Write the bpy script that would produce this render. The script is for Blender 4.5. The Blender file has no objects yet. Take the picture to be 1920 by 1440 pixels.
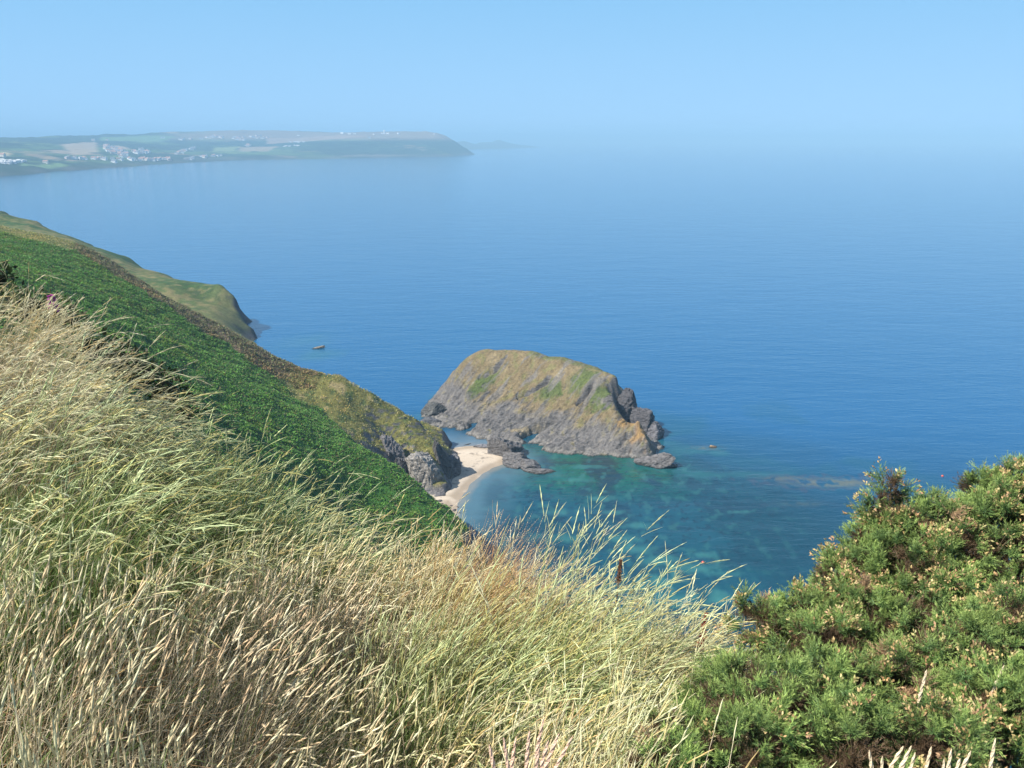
import bpy, math, random
import numpy as np
from mathutils import Vector, Matrix

# ------------------------------------------------------------------ camera, sky, sun, exposure
scene = bpy.context.scene
H = 90.0
F_PX = 1663.0
PITCH = math.radians(15.4)
R = math.radians
cam_d = bpy.data.cameras.new("camera")
cam = bpy.data.objects.new("camera", cam_d)
scene.collection.objects.link(cam)
cam.location = (0, 0, H)
cam.rotation_euler = (R(90) - PITCH, 0, 0)
cam_d.sensor_fit = 'HORIZONTAL'
cam_d.angle = 2 * math.atan(960 / F_PX)
cam_d.clip_start = 0.05
cam_d.clip_end = 200000
scene.camera = cam

SUN_EL = R(46)
SUN_AZ = R(246)                       # compass-like, clockwise from +Y
world = bpy.data.worlds.new("World")
scene.world = world
world.use_nodes = True
wn = world.node_tree.nodes
wl = world.node_tree.links
bg = wn['Background']
sky = wn.new('ShaderNodeTexSky')
sky.sky_type = 'NISHITA'
sky.sun_disc = False
sky.sun_elevation = SUN_EL
sky.sun_rotation = SUN_AZ
sky.altitude = 90
sky.air_density = 1.0
sky.dust_density = 0.7
sky.ozone_density = 2.0
bg.inputs['Strength'].default_value = 0.105
# hazy summer air: the low sky is an even pale blue, the clear blue of the upper sky shows only higher up
wtc = wn.new('ShaderNodeTexCoord'); wsx = wn.new('ShaderNodeSeparateXYZ')
wl.new(wtc.outputs['Generated'], wsx.inputs['Vector'])
wr = wn.new('ShaderNodeValToRGB'); wl.new(wsx.outputs['Z'], wr.inputs['Fac'])
wr.color_ramp.elements[0].position = 0.0; wr.color_ramp.elements[0].color = (2.68, 4.6, 6.75, 1)
wr.color_ramp.elements[1].position = 0.17; wr.color_ramp.elements[1].color = (1.62, 3.65, 5.9, 1)
wm = wn.new('ShaderNodeMix'); wm.data_type = 'RGBA'
wf = wn.new('ShaderNodeMapRange'); wf.inputs['From Min'].default_value = 0.15; wf.inputs['From Max'].default_value = 0.42
wf.inputs['To Min'].default_value = 0.0; wf.inputs['To Max'].default_value = 1.0
wl.new(wsx.outputs['Z'], wf.inputs['Value']); wl.new(wf.outputs['Result'], wm.inputs[0])
wl.new(wr.outputs['Color'], wm.inputs[6]); wl.new(sky.outputs['Color'], wm.inputs[7])
wl.new(wm.outputs[2], bg.inputs['Color'])

sun_d = bpy.data.lights.new("sun", 'SUN')
sun_d.energy = 5.0
sun_d.angle = R(0.5)
sun_d.color = (1.0, 0.955, 0.90)
sun = bpy.data.objects.new("sun", sun_d)
scene.collection.objects.link(sun)
sv = Vector((math.sin(SUN_AZ) * math.cos(SUN_EL), math.cos(SUN_AZ) * math.cos(SUN_EL), math.sin(SUN_EL)))
sun.rotation_euler = sv.to_track_quat('Z', 'Y').to_euler()

scene.view_settings.view_transform = 'Standard'
scene.view_settings.look = 'None'
scene.view_settings.exposure = 0.6
scene.view_settings.gamma = 1.0
cy = scene.cycles
cy.max_bounces = 5
cy.diffuse_bounces = 2
cy.glossy_bounces = 2
cy.transmission_bounces = 3
cy.transparent_max_bounces = 4
cy.volume_bounces = 0
cy.sample_clamp_indirect = 4
HAZE_DENSITY = 2.0e-4
HAZE_COLOR = (0.44, 0.755, 1.0, 1)

rng = np.random.default_rng(7)
random.seed(7)
COL = scene.collection

# ------------------------------------------------------------------ helpers
def ray(u, v):
    a = (u - 960) / F_PX; b = (720 - v) / F_PX
    return np.array([a, math.cos(PITCH) + b * math.sin(PITCH), -math.sin(PITCH) + b * math.cos(PITCH)])

def at(u, v, t):
    return np.array([0, 0, H]) + ray(u, v) * t

def sea_at(u, v, z=0.0):
    d = ray(u, v)
    return np.array([0, 0, H]) + d * ((z - H) / d[2])

def _hash(ix, iy, seed):
    h = (ix.astype(np.int64) * 374761393 + iy.astype(np.int64) * 668265263 + seed * 1274126177) & 0xFFFFFFFF
    h = ((h ^ (h >> 13)) * 1274126177) & 0xFFFFFFFF
    h = h ^ (h >> 16)
    return (h & 0xFFFFFF).astype(np.float64) / float(0x1000000)

def noise2(x, y, seed=0):
    x = np.asarray(x, float); y = np.asarray(y, float)
    ix = np.floor(x); iy = np.floor(y)
    fx = x - ix; fy = y - iy
    u = fx * fx * fx * (fx * (fx * 6 - 15) + 10); v = fy * fy * fy * (fy * (fy * 6 - 15) + 10)
    def g(dx, dy):
        a = _hash(ix + dx, iy + dy, seed) * 2 * math.pi
        return np.cos(a) * (fx - dx) + np.sin(a) * (fy - dy)
    return ((g(0, 0) * (1 - u) + g(1, 0) * u) * (1 - v) + (g(0, 1) * (1 - u) + g(1, 1) * u) * v) * 1.5

def fbm(x, y, octv=4, seed=0, gain=0.5, lac=2.03):
    s = 0; a = 1; f = 1; tot = 0
    for i in range(octv):
        s = s + a * noise2(x * f + 13.7 * i, y * f - 7.1 * i, seed + i * 17); tot += a
        a *= gain; f *= lac
    return s / tot

def ridged(x, y, octv=4, seed=0):
    s = 0; a = 1; f = 1; tot = 0
    for i in range(octv):
        s = s + a * (1 - 2 * np.abs(noise2(x * f + 5.3 * i, y * f + 9.2 * i, seed + i * 31))); tot += a
        a *= 0.5; f *= 2.1
    return s / tot

def sstep(a, b, x):
    t = np.clip((x - a) / (b - a), 0, 1)
    return t * t * (3 - 2 * t)

class Surf:
    def __init__(self, pts, soft=2.0):
        p = np.array(pts, float)
        self.xy = p[:, :2]; self.c2 = soft * soft
        n = len(p)
        A = np.sqrt(((self.xy[:, None] - self.xy[None]) ** 2).sum(-1) + self.c2)
        P = np.column_stack([np.ones(n), self.xy])
        M = np.zeros((n + 3, n + 3)); M[:n, :n] = A; M[:n, n:] = P; M[n:, :n] = P.T
        self.w = np.linalg.lstsq(M, np.concatenate([p[:, 2], [0, 0, 0]]), rcond=None)[0]
    def __call__(self, x, y):
        x = np.asarray(x, float); y = np.asarray(y, float)
        sh = x.shape; x = x.ravel(); y = y.ravel()
        out = self.w[-3] + self.w[-2] * x + self.w[-1] * y
        for (px, py), w in zip(self.xy, self.w):
            out += w * np.sqrt((x - px) ** 2 + (y - py) ** 2 + self.c2)
        return out.reshape(sh)

def hit(fn, u, v, t0, t1, n=400):
    d = ray(u, v)
    t = np.linspace(t0, t1, n)
    p = d[None] * t[:, None]; p[:, 2] += H
    below = np.nonzero(p[:, 2] < fn(p[:, 0], p[:, 1]))[0]
    return p[below[0]] if len(below) else None

def poly_mesh(name, verts, tris=None, quads=None, col=None, smooth=False, tmat=None, qmat=None):
    me = bpy.data.meshes.new(name)
    verts = np.asarray(verts, np.float32)
    me.vertices.add(len(verts)); me.vertices.foreach_set('co', verts.ravel())
    loops = []; starts = []; off = 0; mats = []
    if tris is not None and len(tris):
        tris = np.asarray(tris, np.int32); loops.append(tris.ravel())
        starts.append(np.arange(len(tris)) * 3); off = tris.size
        mats.append(np.zeros(len(tris), np.int32) if tmat is None else tmat)
    if quads is not None and len(quads):
        quads = np.asarray(quads, np.int32); loops.append(quads.ravel())
        starts.append(np.arange(len(quads)) * 4 + off)
        mats.append(np.zeros(len(quads), np.int32) if qmat is None else qmat)
    loops = np.concatenate(loops); starts = np.concatenate(starts).astype(np.int32)
    me.loops.add(len(loops)); me.loops.foreach_set('vertex_index', loops.astype(np.int32))
    me.polygons.add(len(starts)); me.polygons.foreach_set('loop_start', starts)
    me.polygons.foreach_set('use_smooth', np.full(len(starts), smooth))
    me.polygons.foreach_set('material_index', np.concatenate(mats).astype(np.int32))
    me.update(calc_edges=True)
    me.validate()
    if col is not None:
        a = me.color_attributes.new('tint', 'FLOAT_COLOR', 'POINT')
        c = np.ones((len(verts), 4), np.float32); c[:, :3] = col
        a.data.foreach_set('color', c.ravel())
    return me

def link(name, me, mats, parent=None, kind=None, label=None, cat=None, group=None, loc=None):
    o = bpy.data.objects.new(name, me); COL.objects.link(o)
    for m in (mats if isinstance(mats, (list, tuple)) else [mats]):
        if m is not None: me.materials.append(m)
    if parent is not None: o.parent = parent
    tag(o, label, cat, group, kind)
    if loc is not None: o.location = loc
    return o

def tag(o, label=None, cat=None, group=None, kind=None):
    if label: o['label'] = label
    if cat: o['category'] = cat
    if group: o['group'] = group
    if kind: o['kind'] = kind

def empty(name, loc, label, cat, group=None):
    o = bpy.data.objects.new(name, None); COL.objects.link(o); o.location = loc
    tag(o, label, cat, group)
    return o

def grid(xs, ys, fn, colfn=None, drop_below=None, keep=None):
    X, Y = np.meshgrid(xs, ys); Z = fn(X, Y)
    nx, ny = len(xs), len(ys)
    i = np.arange(nx - 1)[None] + np.arange(ny - 1)[:, None] * nx
    q = np.stack([i, i + 1, i + 1 + nx, i + nx], -1).reshape(-1, 4)
    V = np.column_stack([X.ravel(), Y.ravel(), Z.ravel()])
    if drop_below is not None:
        q = q[(V[q][:, :, 2].max(1) > drop_below)]
    return V, q, X, Y, Z

def compact(V, q, *arrs):
    used = np.unique(q); mp = np.full(len(V), -1); mp[used] = np.arange(len(used))
    return (V[used], mp[q]) + tuple(a[used] for a in arrs)

def slope_of(X, Y, Z):
    gy, gx = np.gradient(Z)
    dy = np.gradient(Y, axis=0); dx = np.gradient(X, axis=1)
    return np.sqrt((gx / dx) ** 2 + (gy / dy) ** 2)

def mix(a, b, m):
    m = np.asarray(m)[..., None]
    return a * (1 - m) + np.asarray(b, float) * m

def dist_poly(x, y, pl):
    best = np.full(np.shape(x), 1e9)
    for (ax, ay), (bx, by) in zip(pl[:-1], pl[1:]):
        dx, dy = bx - ax, by - ay
        t = np.clip(((x - ax) * dx + (y - ay) * dy) / (dx * dx + dy * dy + 1e-9), 0, 1)
        best = np.minimum(best, np.hypot(x - ax - t * dx, y - ay - t * dy))
    return best

def in_poly(x, y, pl):
    c = np.zeros(np.shape(x), bool)
    n = len(pl)
    for i in range(n):
        x1, y1 = pl[i][:2]; x2, y2 = pl[(i + 1) % n][:2]
        if y1 == y2: continue
        c ^= ((y1 > y) != (y2 > y)) & (x < (x2 - x1) * (y - y1) / (y2 - y1) + x1)
    return c

# ------------------------------------------------------------------ materials
def nodes_of(m):
    m.use_nodes = True
    return m.node_tree.nodes, m.node_tree.links

def tinted(name, rough=0.9, noises=((2.0, 0.35),), bump=None, spec=0.2, translucent=0.0, sat=1.0):
    """Colour from the mesh's own tint attribute, broken up by world-space noise, plus bump."""
    m = bpy.data.materials.new(name); n, l = nodes_of(m)
    p = n['Principled BSDF']; p.inputs['Roughness'].default_value = rough
    p.inputs['Specular IOR Level'].default_value = spec
    at_ = n.new('ShaderNodeAttribute'); at_.attribute_name = 'tint'
    geo = n.new('ShaderNodeNewGeometry')
    last = at_.outputs['Color']
    for sc_, amt in noises:
        t = n.new('ShaderNodeTexNoise'); t.inputs['Scale'].default_value = sc_; t.inputs['Detail'].default_value = 5
        t.inputs['Roughness'].default_value = 0.65
        l.new(geo.outputs['Position'], t.inputs['Vector'])
        mr = n.new('ShaderNodeMapRange'); mr.inputs['From Min'].default_value = 0.25; mr.inputs['From Max'].default_value = 0.75
        mr.inputs['To Min'].default_value = 1 - amt; mr.inputs['To Max'].default_value = 1 + amt
        l.new(t.outputs['Fac'], mr.inputs['Value'])
        mx = n.new('ShaderNodeVectorMath'); mx.operation = 'SCALE'
        l.new(last, mx.inputs[0]); l.new(mr.outputs['Result'], mx.inputs['Scale'])
        last = mx.outputs['Vector']
    l.new(last, p.inputs['Base Color'])
    if bump:
        prev = None
        for sc_, dist, stretch in bump:
            mp = n.new('ShaderNodeMapping'); mp.inputs['Scale'].default_value = stretch[:3]
            mp.inputs['Rotation'].default_value = stretch[3]
            l.new(geo.outputs['Position'], mp.inputs['Vector'])
            t = n.new('ShaderNodeTexNoise'); t.inputs['Scale'].default_value = sc_; t.inputs['Detail'].default_value = 6
            t.inputs['Roughness'].default_value = 0.62
            l.new(mp.outputs['Vector'], t.inputs['Vector'])
            b = n.new('ShaderNodeBump'); b.inputs['Strength'].default_value = 1.0; b.inputs['Distance'].default_value = dist
            l.new(t.outputs['Fac'], b.inputs['Height'])
            if prev: l.new(prev, b.inputs['Normal'])
            prev = b.outputs['Normal']
        l.new(prev, p.inputs['Normal'])
    if translucent > 0:
        out = n['Material Output']; ms = n.new('ShaderNodeMixShader'); ms.inputs['Fac'].default_value = translucent
        tr = n.new('ShaderNodeBsdfTranslucent'); l.new(last, tr.inputs['Color'])
        l.new(p.outputs['BSDF'], ms.inputs[1]); l.new(tr.outputs['BSDF'], ms.inputs[2]); l.new(ms.outputs['Shader'], out.inputs['Surface'])
    return m

ISO = (1, 1, 1, (0, 0, 0))
M = {}
M['turf'] = tinted('turf', noises=((0.25, 0.2), (1.2, 0.35), (6, 0.25)), bump=((1.5, 0.35, ISO),))
M['far'] = tinted('far_land', noises=((0.01, 0.15), (0.05, 0.2)), bump=None)
STRATA = (1.0, 1.0, 3.2, (R(35), R(-38), R(20)))
M['rock'] = tinted('slate_rock', rough=0.8, spec=0.3, noises=((0.25, 0.22), (1.0, 0.28), (3, 0.2)),
                   bump=((0.3, 1.5, STRATA), (1.1, 0.4, STRATA)))
M['sand'] = tinted('sand', rough=0.95, spec=0.1, noises=((0.3, 0.06), (2.5, 0.07)), bump=((3, 0.04, ISO),))
M['soil'] = tinted('soil', noises=((3, 0.4),), bump=((8, 0.03, ISO),))
M['leaf'] = tinted('leaf', rough=0.6, noises=((0.5, 0.2),), spec=0.3, translucent=0.25)
M['grass'] = tinted('grass', rough=0.65, noises=((1.2, 0.2), (60, 0.15)), spec=0.25, translucent=0.16)
M['gorse'] = tinted('gorse', rough=0.55, noises=((3.0, 0.2), (40, 0.15)), spec=0.35, translucent=0.08)
M['bark'] = tinted('bark', rough=0.9, noises=((30, 0.4),), spec=0.1)

def plain(name, col, rough=0.7, amt=0.15, sc_=8.0):
    m = bpy.data.materials.new(name); n, l = nodes_of(m); p = n['Principled BSDF']
    p.inputs['Roughness'].default_value = rough
    t = n.new('ShaderNodeTexNoise'); t.inputs['Scale'].default_value = sc_
    co = n.new('ShaderNodeTexCoord'); l.new(co.outputs['Object'], t.inputs['Vector'])
    r = n.new('ShaderNodeValToRGB')
    r.color_ramp.elements[0].color = tuple(c * (1 - amt) for c in col) + (1,)
    r.color_ramp.elements[1].color = tuple(min(1, c * (1 + amt)) for c in col) + (1,)
    l.new(t.outputs['Fac'], r.inputs['Fac']); l.new(r.outputs['Color'], p.inputs['Base Color'])
    return m

def water_material():
    m = bpy.data.materials.new('sea_water'); n, l = nodes_of(m); p = n['Principled BSDF']
    p.inputs['Roughness'].default_value = 0.1; p.inputs['IOR'].default_value = 1.333
    a = n.new('ShaderNodeAttribute'); a.attribute_name = 'tint'
    geo = n.new('ShaderNodeNewGeometry')
    l.new(a.outputs['Color'], p.inputs['Base Color'])
    prev = None
    for sc_, dist, sx, sy, rot in ((0.05, 0.30, 0.45, 1.3, 28), (0.17, 0.15, 0.5, 1.4, 22), (0.8, 0.04, 0.7, 1.4, 10), (0.014, 0.4, 0.7, 1.2, 40)):
        mp = n.new('ShaderNodeMapping'); mp.inputs['Rotation'].default_value = (0, 0, R(-rot)); mp.inputs['Scale'].default_value = (sx, sy, 1)
        l.new(geo.outputs['Position'], mp.inputs['Vector'])
        t = n.new('ShaderNodeTexNoise'); t.inputs['Scale'].default_value = sc_ * 2; t.inputs['Detail'].default_value = 3
        l.new(mp.outputs['Vector'], t.inputs['Vector'])
        b = n.new('ShaderNodeBump'); b.inputs['Distance'].default_value = dist
        l.new(t.outputs['Fac'], b.inputs['Height'])
        if prev: l.new(prev, b.inputs['Normal'])
        prev = b.outputs['Normal']
    l.new(prev, p.inputs['Normal'])
    return m
M['water'] = water_material()

# ------------------------------------------------------------------ near ground (the slope the viewer stands on)
#            azimuth deg, edge distance, slope of the line of sight to the grass tops there
EDGE = np.array([(-180, 6, -0.02), (-70, 8, 0.06), (-45, 6.5, -0.03), (-30.1, 5.6, -0.145), (-23, 5.0, -0.27), (-17.4, 4.5, -0.375), (-13, 4.2, -0.43), (-9, 4.0, -0.47),
                 (-3, 3.7, -0.495), (3, 3.4, -0.52), (12.9, 3.1, -0.583), (20, 3.1, -0.62), (32, 3.3, -0.60), (60, 3.5, -0.6), (180, 6, -0.3)])
GRASS_TOP = 0.56
def near_h(x, y):
    r = np.hypot(x, y) + 1e-6
    az = np.degrees(np.arctan2(x, y))
    Rr = np.interp(az, EDGE[:, 0], EDGE[:, 1]); s = np.interp(az, EDGE[:, 0], EDGE[:, 2])
    zc = Rr * s - GRASS_TOP
    k = np.clip(r / Rr, 0, 1)
    z = -1.65 * (1 - k) + zc * k
    o = np.maximum(r - Rr, 0)
    z = z - 0.9 * o * o / (o + 1.0)
    z = z + 0.07 * fbm(x * 0.9, y * 0.9, 3, 5) + 0.03 * fbm(x * 4, y * 4, 2, 8)
    return H + z
near_xs = np.concatenate([np.arange(-22, -8, 0.4), np.arange(-8, 8, 0.12), np.arange(8, 22, 0.4)])
near_ys = np.concatenate([np.arange(-12, -2, 0.4), np.arange(-2, 9, 0.12), np.arange(9, 26, 0.4)])
V, q, X, Y, Z = grid(near_xs, near_ys, near_h)
c = np.zeros((len(V), 3)); nn = fbm(V[:, 0] * 2, V[:, 1] * 2, 3, 3)
c[:] = (0.055, 0.045, 0.022); c = mix(c, (0.03, 0.04, 0.012), sstep(-.1, .3, nn))
link('ground', poly_mesh('ground', V, quads=q, col=c, smooth=True), M['soil'], kind='structure')

# ------------------------------------------------------------------ mid hillside with the near headland
CREST = [(-60, 418, 305), (0, 427, 300), (75, 440, 294), (150, 460, 288), (200, 488, 282), (270, 533, 274), (350, 580, 267), (400, 605, 263), (480, 648, 259),
         (540, 680, 256), (590, 698, 254), (640, 705, 253), (700, 738, 253), (750, 768, 253), (788, 797, 253)]
EDGE_C = [(600, 778, 232), (650, 818, 223), (700, 862, 216), (740, 890, 211), (770, 907, 206), (800, 932, 202), (850, 968, 197), (882, 1003, 190)]
INNER = [(600, 850, 192), (600, 950, 165), (700, 950, 187), (780, 1000, 184), (500, 750, 205), (500, 850, 166), (400, 650, 240), (400, 750, 185),
         (300, 600, 235), (300, 700, 165), (200, 520, 255), (200, 600, 190), (200, 660, 158), (100, 475, 262), (100, 520, 205), (0, 450, 270), (0, 500, 190),
         (0, 560, 140), (-80, 480, 200), (-80, 430, 300), (600, 1050, 140), (750, 1100, 150), (870, 1120, 158), (640, 760, 240), (560, 730, 243), (700, 800, 243), (670, 790, 238),
         (740, 830, 243), (750, 800, 248), (745, 870, 236.5), (720, 835, 237)]
hp = [at(*p) for p in CREST + EDGE_C + INNER]
for u, v, t in CREST:                                   # the back of the ridge drops to the sea
    p = at(u, v, t); k = np.interp(u, [0, 500, 790], [1, .7, .25])
    hp += [p + (2 * k, 6 * k, -3.0), p + (5 * k, 18 * k, -p[2] * (.22 if u < 500 else .42) - 4 * k), p + (14 * k + 2, 44 * k + 3, -p[2] * .7), (p[0] + 22 * k + 3, p[1] + 66 * k + 5, -5)]
for i, (u, v, t) in enumerate(EDGE_C):                   # seaward fall of the bracken slope
    p = at(u, v, t)
    if i < 2: continue
    if i < 4: hp.append(p + (4, 4, -5 - 2 * i)); continue
    hp += [p + (2.5, 1.0, -p[2] * .6), (p[0] + 6, p[1] + 1.5, -1.0), (p[0] + 11, p[1] + 2, -4)]
# headland end: grassy nose and light slab, dark cleft, outer buttress
hp += [at(*p) for p in ((770, 855, 240), (790, 858, 240), (762, 880, 238), (800, 870, 237.5), (790, 890, 236.5), (815, 880, 236.5), (815, 905, 234.5), (790, 915, 233.5),
                        (820, 928, 231.5), (835, 912, 235), (838, 893, 240), (812, 833, 247), (832, 852, 245.5), (845, 872, 246), (856, 886, 248), (800, 815, 251), (826, 842, 247))]
hp += [tuple(sea_at(862, 838, -2)), tuple(sea_at(846, 818, -3)), tuple(sea_at(878, 826, -3)), tuple(sea_at(874, 856, -1.5)), (-15.5, 220, -1.5), (-13, 228, -1.5), (-11.5, 236, -1.5), (-12, 244, -2), (-17, 254, -3), (-25, 268, -3.5), (-36, 286, -4), (-19.5, 211.5, -1.5), (-27, 212, -.5), (-27, 221, 1.2)]
for az in (-75, -60, -45, -30, -20, -12, -3, 4, 13, 22, 32, 45, 60):
    s = np.interp(az, EDGE[:, 0], EDGE[:, 2]); ca, sa = math.cos(R(az)), math.sin(R(az))
    x, y = 15 * sa, 15 * ca
    hp.append((x, y, float(near_h(np.array(x), np.array(y))) - .2))
    hp.append((60 * sa, 60 * ca, 90 + 60 * (s - (.2 if az > -12 else .12))))
    if az < -30:
        hp.append((150 * sa, 150 * ca, 78)); hp.append((260 * sa, 260 * ca, 78))
    if az > -12:
        e = 150 if az < 5 else 125
        hp += [(100 * sa, 100 * ca, 90 + 100 * (s - .14)), (e * sa, e * ca, 3), ((e + 12) * sa, (e + 12) * ca, -3)]
hill_s = Surf(hp, 1.5)
CR = [tuple(at(*p)[:2]) for p in CREST]
PATH = [tuple(at(*p)[:2]) for p in ((350, 590, 261), (385, 615, 256), (420, 640, 252), (450, 672, 247))]

def rock_noise(x, y):
    a = x * .8 + y * .6; b = -x * .6 + y * .8
    return 0.75 * ridged(a * .12, b * .35, 4, 41) + 0.25 * ridged(a * .5, b * 1.1, 3, 43)

def hill_h(x, y):
    wx = x + 1.2 * fbm(x * .13, y * .13, 3, 71); wy = y + 1.2 * fbm(x * .13 + 9, y * .13, 3, 72)
    z = hill_s(wx, wy)
    cliff = sstep(-75, -50, x) * sstep(150, 190, y) * sstep(22, 10, z) * sstep(-3, 2, z)
    z = z + 0.5 * fbm(x * .08, y * .08, 3, 11) + 0.22 * fbm(x * .6, y * .6, 3, 12) + cliff * 1.3 * rock_noise(x, y)
    return z
xs = np.concatenate([np.arange(-345, -90, 2.0), np.arange(-90, -45, .9), np.arange(-45, -5, .33), np.arange(-5, 30, .8), np.arange(30, 110, 3)])
ys = np.concatenate([np.arange(9, 120, 1.8), np.arange(120, 180, 1.0), np.arange(180, 262, .33), np.arange(262, 300, .8), np.arange(300, 380, 2.5)])
V, q, X, Y, Z = grid(xs, ys, hill_h, drop_below=-3)
S = slope_of(X, Y, Z).ravel(); x, y, z = V.T
n1 = fbm(x * .05, y * .05, 4, 21); n2 = fbm(x * .3, y * .3, 4, 22)
c = np.zeros((len(V), 3)); c[:] = (0.045, 0.13, 0.022)
c = mix(c, (0.06, 0.10, 0.02), sstep(.1, .4, n2))
dc = dist_poly(x, y, CR)
def heather_mask(x, y):
    n1 = fbm(x * .05, y * .05, 4, 21)
    return sstep(1, .75, (dist_poly(x, y, CR) + 9 * n1) / np.interp(x, [-150, -110, -70], [7, 13, 17])) * sstep(-150, -125, x) * sstep(-48, -62, x)
def olive_mask(x, y):
    n1 = fbm(x * .05, y * .05, 4, 21)
    e = np.array([at(*p)[:2] for p in EDGE_C])
    yy = np.interp(x, e[:, 0], e[:, 1])
    return np.maximum(sstep(-66, -54, x + 8 * n1) * sstep(-2, 5, y - yy - 3 * n1), sstep(-120, -150, x) * sstep(22, 8, dist_poly(x, y, CR)))
hm = heather_mask(x, y); om = olive_mask(x, y)
c = mix(c, mix(np.tile((0.085, 0.06, 0.035), (len(V), 1)), (0.05, .06, .02), sstep(0, .3, n2)), hm)
c = mix(c, mix(mix(np.tile((0.17, 0.16, 0.045), (len(V), 1)), (0.07, .10, .03), sstep(.0, .35, n2)), (.30, .24, .11), sstep(.15, .4, fbm(x * .2, y * .2, 3, 24))), om)
c = mix(c, (.30, .24, .14), sstep(1.6, .5, dc + 1.5 * n2) * sstep(-150, -120, x) * .4)
c = mix(c, (0.30, 0.20, 0.14), sstep(1.6, .7, dist_poly(x, y, PATH)))
rockm = sstep(.95, 1.45, S + .5 * n2) * sstep(-62, -52, x) * sstep(24, 16, z)
rockm = np.maximum(rockm, sstep(3.0, 1.5, z) * sstep(-60, -50, x))
sl = at(790, 890, 228)
lichen = sstep(9, 4, np.hypot(x - (sl[0] + .5), (y - sl[1] - 5))) * sstep(4, 8, z)
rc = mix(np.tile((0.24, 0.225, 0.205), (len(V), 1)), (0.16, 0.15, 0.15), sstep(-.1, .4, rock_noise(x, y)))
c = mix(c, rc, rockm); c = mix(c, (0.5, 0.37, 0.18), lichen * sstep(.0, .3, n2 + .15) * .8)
c = mix(c, (.05, .045, .035), sstep(.9, .2, z) * rockm)
tm = (S + .5 * n2)[q[:, 0]]
qm = ((rockm[q[:, 0]] > .5)).astype(int)
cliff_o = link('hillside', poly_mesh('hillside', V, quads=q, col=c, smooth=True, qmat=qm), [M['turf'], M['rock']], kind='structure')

# ------------------------------------------------------------------ headland beyond the ridge
A_SIL = [(-60, 385, 540), (0, 396, 520), (60, 414, 505), (110, 438, 500), (160, 455, 490), (230, 480, 475), (300, 512, 460), (340, 528, 450), (400, 537, 440), (425, 545, 434),
         (440, 560, 430), (455, 590, 424), (470, 613, 418), (480, 642, 411)]
ap = [at(*p) for p in A_SIL]
for u, v, t in A_SIL:
    p = at(u, v, t); ap += [p + (2, 4, -1.8), p + (5, 12, -p[2] * .45), (p[0] + 9, p[1] + 24, -6)] if u < 420 else [p + (2.5, .5, -p[2] * .45 - 1), (p[0] + 5, p[1] + 1.5, -6)]
ap += [at(*p) for p in ((0, 425, 470), (-60, 425, 470), (60, 440, 455), (100, 470, 440), (200, 500, 438), (300, 540, 418), (350, 570, 408), (398, 575, 412), (400, 603, 396), (440, 600, 412), (455, 640, 396), (430, 575, 424), (260, 510, 450), (380, 560, 422))]
ap += [tuple(sea_at(u, v, -5)) for u, v in ((496, 628), (486, 600), (472, 575), (458, 556), (440, 540), (500, 650))]
ap += [(-115, 380, -4), (-150, 350, -4), (-190, 340, 0), (-240, 330, 20), (-300, 330, 40), (-380, 400, 70), (-380, 500, 60), (-105, 395, -5)]
far_s = Surf(ap, 2.0)
def head_h(x, y):
    return far_s(x + 2 * fbm(x * .06, y * .06, 3, 61), y + 2 * fbm(x * .06, y * .06, 3, 62)) + .8 * fbm(x * .05, y * .05, 3, 63) + .3 * fbm(x * .4, y * .4, 3, 64)
V, q, X, Y, Z = grid(np.arange(-430, -84, 1.4), np.arange(325, 600, 1.4), head_h, drop_below=-3)
S = slope_of(X, Y, Z).ravel(); x, y, z = V.T
n1 = fbm(x * .025, y * .05, 4, 65); n2 = fbm(x * .2, y * .2, 4, 66)
c = np.zeros((len(V), 3)); c[:] = (0.085, 0.12, 0.035)
c = mix(c, (.045, .095, .025), sstep(0, .25, n1)); c = mix(c, (.20, .175, .07), sstep(.05, .35, n2 - n1 * .6))
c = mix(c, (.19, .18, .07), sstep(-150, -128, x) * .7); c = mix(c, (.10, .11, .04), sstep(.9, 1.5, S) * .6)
n3 = fbm(x * .45, y * .45, 3, 67); c = mix(c, (.04, .065, .025), sstep(.12, .3, n3) * sstep(-.1, .2, n1 + .1) * .8); c = mix(c, (.24, .21, .10), sstep(.2, .4, -n3) * .5)
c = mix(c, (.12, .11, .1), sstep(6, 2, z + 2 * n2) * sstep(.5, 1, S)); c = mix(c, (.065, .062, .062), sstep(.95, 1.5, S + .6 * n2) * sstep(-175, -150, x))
link('headland', poly_mesh('headland', V, quads=q, col=c, smooth=True), M['turf'], kind='structure')

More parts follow.
